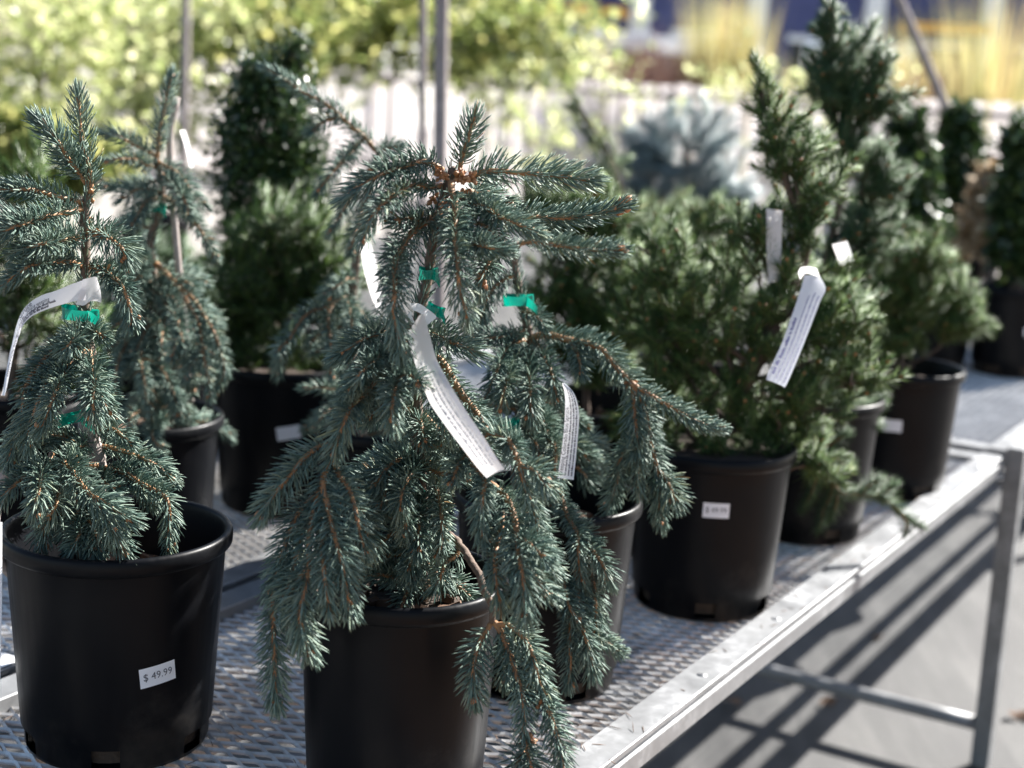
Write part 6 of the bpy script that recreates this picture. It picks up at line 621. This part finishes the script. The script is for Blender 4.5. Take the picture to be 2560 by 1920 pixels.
leaf_tree('upright_evergreen', 'round dark evergreen outside the right edge that shades the ground', 'tree', PLANT['col4'], (POT['p_far4'][0], POT['p_far4'][1], ZM + .23), 5000, .032, 'box_leaf', .02, 'bark', CG, -.3)
leaf_tree('dried_hydrangea', 'cream and tan dried flower shrub at the foot of the leaning pole', 'shrub', PLANT['hyd'], (PLANT['hyd']['stem'][0][0], PLANT['hyd']['stem'][0][1], ZM), 1500, .045, 'tan_leaf', .012, 'bark', None, .1, .2)
TG = 'young trees in the background'
leaf_tree('young_tree', 'bright yellow-green tree at the left edge of the background', 'tree', TREE['t1'], on_ground('t1', TREE), 2500, .075, 'lime_leaf', .03, 'grey_bark', TG)
leaf_tree('young_tree', 'yellow-green tree above the leader of the blurred left spruce', 'tree', TREE['t2'], on_ground('t2', TREE), 2000, .08, 'lime_leaf', .03, 'grey_bark', TG)
leaf_tree('young_tree', 'olive-green tree above the cone-shaped evergreen', 'tree', TREE['t3'], on_ground('t3', TREE), 2000, .085, 'olive_leaf', .03, 'grey_bark', TG)
leaf_tree('young_tree', 'olive tree with yellow leaves left of the grey stakes', 'tree', TREE['t4'], on_ground('t4', TREE), 2200, .09, 'olive_leaf', .03, 'grey_bark', TG)
leaf_tree('young_tree', 'sparse yellowing tree right of the grey stakes', 'tree', TREE['t5'], on_ground('t5', TREE), 2000, .09, 'olive_leaf', .025, 'grey_bark', TG, .5)
leaf_tree('autumn_shrub', 'yellow autumn shrub spraying over the fence right of the stakes', 'shrub', TREE['s1'], on_ground('s1', TREE), 420, .08, 'lime_leaf', .015, 'grey_bark', None, .3, .1)
leaf_tree('autumn_shrub', 'yellow-leaved sapling beside the small bent pine', 'shrub', TREE['s2'], on_ground('s2', TREE), 260, .07, 'lime_leaf', .015, 'grey_bark', None, .3, .1)
leaf_tree('dark_shrub', 'dark green shrub below the bright tree at the left edge', 'shrub', TREE['s3'], on_ground('s3', TREE), 5000, .06, 'olive_leaf', .015, 'grey_bark', None)
leaf_tree('autumn_shrub', 'yellow shrub above the rounded blue spruce', 'shrub', TREE['s4'], on_ground('s4', TREE), 380, .07, 'lime_leaf', .015, 'grey_bark', None, .3, .1)
def grass(label, p, h, rad, n, m, spread=.32):
    base = np.array([p[0], p[1], 0.0]); t = thing('ornamental_grass', base, label, 'grass clump', 'tall ornamental grasses beyond the fence')
    a = rng.uniform(0, 6.28, n); q = rad * np.sqrt(rng.uniform(0, 1, n)); b = np.stack([q * np.cos(a), q * np.sin(a), np.zeros(n)], 1); hh = h * rng.uniform(.6, 1.05, n)
    lean = np.stack([np.cos(a), np.sin(a), np.zeros(n)], 1) * (q / rad * spread * hh)[:, None] + rng.normal(0, .06, (n, 3)) * [1, 1, 0]; mid = b + lean * .35 + np.stack([0 * hh, 0 * hh, hh * .6], 1); tip = b + lean + np.stack([0 * hh, 0 * hh, hh], 1)
    s = unit(np.cross(lean + [0.01, 0, 0], np.array([0, 0, 1.0]))) * .009; V = np.stack([b - s, b + s, mid + s, mid - s, tip], 1); T = (np.arange(n)[:, None, None] * 5 + np.array([(0, 1, 2), (0, 2, 3), (3, 2, 4)])[None]).reshape(-1, 3)
    mobj('blades', tri_mesh('blades', V.reshape(-1, 3), T, m, False, np.repeat(rng.uniform(0, 1, n), 5)), t, None, 'stuff')
grass('purple-brown grass clump beyond the fence above the rounded spruce', GRASS['g1'], 2.15, .34, 900, 'purple_blade'); grass('tall straw-yellow grass clump right of the purple one', GRASS['g2'], 2.7, .22, 420, 'straw_blade', .15)
grass('pale straw grass clump left of the tall dark pine', GRASS['g5'], 2.6, .20, 380, 'straw_blade', .15); grass('low straw grass clump behind the tall dark pine', GRASS['g6'], 1.9, .22, 220, 'straw_blade')
grass('broad straw-yellow grass clump at the right edge beyond the fence', GRASS['g3'], 2.6, .38, 420, 'straw_blade', .2); grass('purple-brown grass clump behind the leaning pole', GRASS['g4'], 2.0, .35, 900, 'purple_blade'); grass('straw grass clump left of the leaning pole', GRASS['g7'], 2.4, .24, 260, 'straw_blade', .2)
# ---------------------------------------------------------------- fence
def fence():
    A, Bq = Vector(MISC['fenceA']), Vector(MISC['fenceB']); zr = (A.z + Bq.z) / 2; u = (Bq - A); u.z = 0; L0 = u.length; u.normalize(); nrm = Vector((u.y, -u.x, 0)); nrm = nrm if nrm.y < 0 else -nrm
    f = thing('board_fence', (A.x, A.y, 0), 'pale upright board fence with a dark top rail across the background', 'fence'); s0, s1 = -9.0, L0 + 5.0; rz = math.atan2(u.y, u.x); f.rotation_euler.z = rz; sg = -1 if nrm.dot(Vector((-u.y, u.x, 0))) < 0 else 1
    bm = bmesh.new(); bmesh.ops.create_cube(bm, size=1); bmesh.ops.scale(bm, vec=(.185, .018, zr + .10), verts=bm.verts); bmesh.ops.bevel(bm, geom=bm.edges[:], offset=.003, segments=1, affect='EDGES'); me = bpy.data.meshes.new('board'); bm.to_mesh(me); bm.free(); me.materials.append(MT['fence_white'])
    n = int((s1 - s0) / .235)
    for i in range(n):
        o = mobj('board', me, f, (s0 + i * .235, random.uniform(-.003, .003), (zr + .10) / 2 + .01 + random.uniform(-.012, .012))); o.rotation_euler.y = random.gauss(0, .003)
    for z, hh in ((zr, .055), (.35, .06)): box_part('rail', s0, s1, sg * .014 if sg > 0 else -.052, .052 if sg > 0 else -.014, z - hh / 2, z + hh / 2, 'rail_brown', f)
    i = s0
    while i < s1: box_part('post', i - .045, i + .045, -.10 * sg if sg > 0 else .014, -.014 if sg > 0 else .10, 0, zr + .06, 'rail_brown', f); i += 2.4
fence()
def litter():
    n = 900; s_, t_ = rng.uniform(-.7, 1.7, n), rng.uniform(-.72, -.002, n); on_rail = t_ > -.05; base = np.array([bp(0.2, -.3, ZM)])[0]; z = np.where(on_rail, .7762, ZM + .0005)
    p = np.stack([B0.x + UX.x * s_ + NX.x * t_, B0.y + UX.y * s_ + NX.y * t_, z], 1) - base; d = unit(rng.normal(size=(n, 3)) * [1, 1, .08]); V, T, nv = needle_geo(p, d, d, rng.uniform(.012, .024, n), np.full(n, .0006), 1)
    o = mobj('fallen_needles', tri_mesh('fallen_needles', V, T, 'bark_chip'), None, base); tag(o, 'dry brown needles scattered over the front bench mesh and rail', 'litter', None, 'stuff')
litter()
# ---------------------------------------------------------------- stakes, poles
def to_ground(a, b, zt=0.0, up=None):
    a, b = Vector(a), Vector(b); d = (b - a) / (b.z - a.z); lo = b + d * (zt - b.z); hi = a if up is None else b + d * (up - b.z); return [tuple(hi), tuple((hi + lo) / 2), tuple(lo)]
pole('tree_stake', to_ground(*MISC['pole1'], 0, 2.6), .021, 'stake_wood', 'thicker grey stake rising behind the crown of the centre spruce', 'stake', 'grey tree stakes', 10)
pole('tree_stake', to_ground(*MISC['pole2'], 0, 2.6), .013, 'stake_wood', 'thinner grey stake just left of the thick one', 'stake', 'grey tree stakes', 10)
pole('leaning_pole', to_ground(*MISC['diag'], 0, 2.6), .017, 'stake_wood', 'grey pole leaning diagonally across the upper right background', 'pole', None, 10)
pole('tree_stake', to_ground(*MISC['trunkA'], 0, 2.8), .022, 'stake_wood', 'brownish stake standing among the leaves above the blurred left spruce', 'stake', 'grey tree stakes', 10)
# ---------------------------------------------------------------- far things beyond the fence
def van(px, label, body='white_paint'):
    x, y = px; v = thing('white_van', (x, y, 0), label, 'van', 'vehicles parked beyond the fence'); bm = bmesh.new(); W_, L_, H_ = .98, 2.4, 2.3
    pts = [(-L_, .35), (-L_, H_ - .1), (-L_ + .1, H_), (L_ * .35, H_), (L_ * .6, 1.35), (L_ * .97, 1.05), (L_, .40)]
    V = [(sx * W_ * (.9 if z > 1.5 else 1), yy, z) for sx in (-1, 1) for yy, z in pts]; n = len(pts); Fc = [tuple(range(n)), tuple(range(2 * n - 1, n - 1, -1))] + [(i, n + i, n + (i + 1) % n, (i + 1) % n) for i in range(n)]
    me = poly_mesh('body', V, Fc, body); bm.from_mesh(me); bmesh.ops.recalc_face_normals(bm, faces=bm.faces); bmesh.ops.bevel(bm, geom=bm.edges[:], offset=.05, segments=2, affect='EDGES'); bm.to_mesh(me); bm.free(); mobj('body', me, v)
    for sx in (-1, 1):
        box_part('rear_window', sx * .46 - .33, sx * .46 + .33, -L_ - .015, -L_ - .002, 1.42, 2.0, 'dark_glass', v); box_part('tail_light', sx * .86 - .06, sx * .86 + .06, -L_ - .02, -L_ - .002, .95, 1.25, 'red_paint', v)
        for yy in (-1.5, 1.5):
            c, u = spline([(sx * .80, yy, .34), (sx * .90, yy, .34), (sx * 1.0, yy, .34)], .05); mobj('wheel', tri_mesh('wheel', *tube(c, .34, 18), 'rubber'), v)
    box_part('bumper', -.95, .95, -L_ - .08, -L_ - .003, .40, .60, 'rubber', v); box_part('stripe', -.97, .97, -L_ - .012, -L_ - .003, .75, .90, 'blue_paint', v)
    v.rotation_euler.z = random.uniform(-.25, .25); return v
vx, vy = MISC['van'][0], MISC['van'][1]
van((vx - .35, vy), 'white van parked beyond the fence above the small bent pine'); van((vx + 1.7, vy + 1.5), 'white van farther off, behind the purple grass'); van((vx + 4.1, vy - .4), 'white van beside the tall dark pine'); van((vx - 4.6, vy + 2), 'white van glimpsed between the olive trees'); van((vx - 8, vy + 1), 'white van behind the yellow-green trees at the left')
def building():
    b = thing('store_building', (7, 38, 0), 'navy blue store building with white piers beyond the vans', 'building'); box_part('wall', -14, 16, 0, 8, 0, 6.5, 'navy_wall', b); box_part('roof', -14.3, 16.3, -.4, 8.3, 6.5, 6.9, 'white_paint', b)
    for i in range(11): box_part('pier', -13 + i * 2.8, -12.55 + i * 2.8, -.22, -.003, 0, 6.49, 'white_paint', b)
    for i in range(10):
        w_ = box_part('window', -11.9 + i * 2.8, -10.6 + i * 2.8, -.06, -.004, .9, 2.6, 'dark_glass' if i % 3 else 'blue_paint', b); box_part('frame', -12.0 + i * 2.8, -10.5 + i * 2.8, -.10, -.061, 2.6, 2.75, 'white_paint', w_)
    for i in (2, 5): box_part('awning', -12.2 + i * 2.8, -10.3 + i * 2.8, -1.1, -.23, 2.95, 3.15, 'amber_paint', b)
building()
def treeline():
    lob = [(-16 + i * 2.1 + random.uniform(-.6, .6), 30 + random.uniform(-3, 3), 2.0 + random.uniform(-.6, 1.0), 1.6, 1.4, 1.9) for i in range(8)]; base = np.array([-6, 30, 0.0])
    V, T, rn = leaf_cloud(lob, 9000, .20, .35, .2, .3, .8); o = mobj('treeline', tri_mesh('treeline', V - base, T, 'lime_leaf', False, rn), None, base); tag(o, 'far mass of yellow-green trees behind the left half of the scene', 'trees', None, 'stuff')
treeline()
# ---------------------------------------------------------------- odds and ends
def tubs():
    for i, (x, y, dd, h, lab) in enumerate([(MISC['darkpot'][0] , 6.3, .30, .92, 'tall black tub on the ground seen past the blurred left spruce')]):
        p = thing('tree_tub', (x, y, .012), lab, 'pot', 'black nursery pots'); mobj('shell', pot_mesh(dd, .40, 40), p).scale = (1, 1, h / .40); mobj('soil', soil_mesh(dd, .40, .85, 5), p).scale = (1, 1, h / .40)
tubs()
lm = None
for i in range(5):
    n = 9; s_, t_ = random.uniform(.3, 3.2), random.uniform(-.75, .2); p = bp(s_, t_, .026)
    if lm is None:
        V = [(0, 0, .004)] + [(.022 * math.cos(a) * (1 + .25 * math.cos(3 * a)), .015 * math.sin(a), .006 * math.sin(2 * a)) for a in np.linspace(0, 2 * math.pi, n, endpoint=False)]; lm = poly_mesh('fallen_leaf', V, [(0, 1 + k, 1 + (k + 1) % n) for k in range(n)], 'bark_chip')
    o = mobj('fallen_leaf', lm, None, p); o.rotation_euler = (random.uniform(-.3, .3), random.uniform(-.3, .3), random.uniform(0, 6)); o.scale = [random.uniform(.7, 1.5)] * 3; tag(o, 'small brown fallen leaf on the grey ground fabric below the bench', 'leaf', 'fallen leaves under the bench')
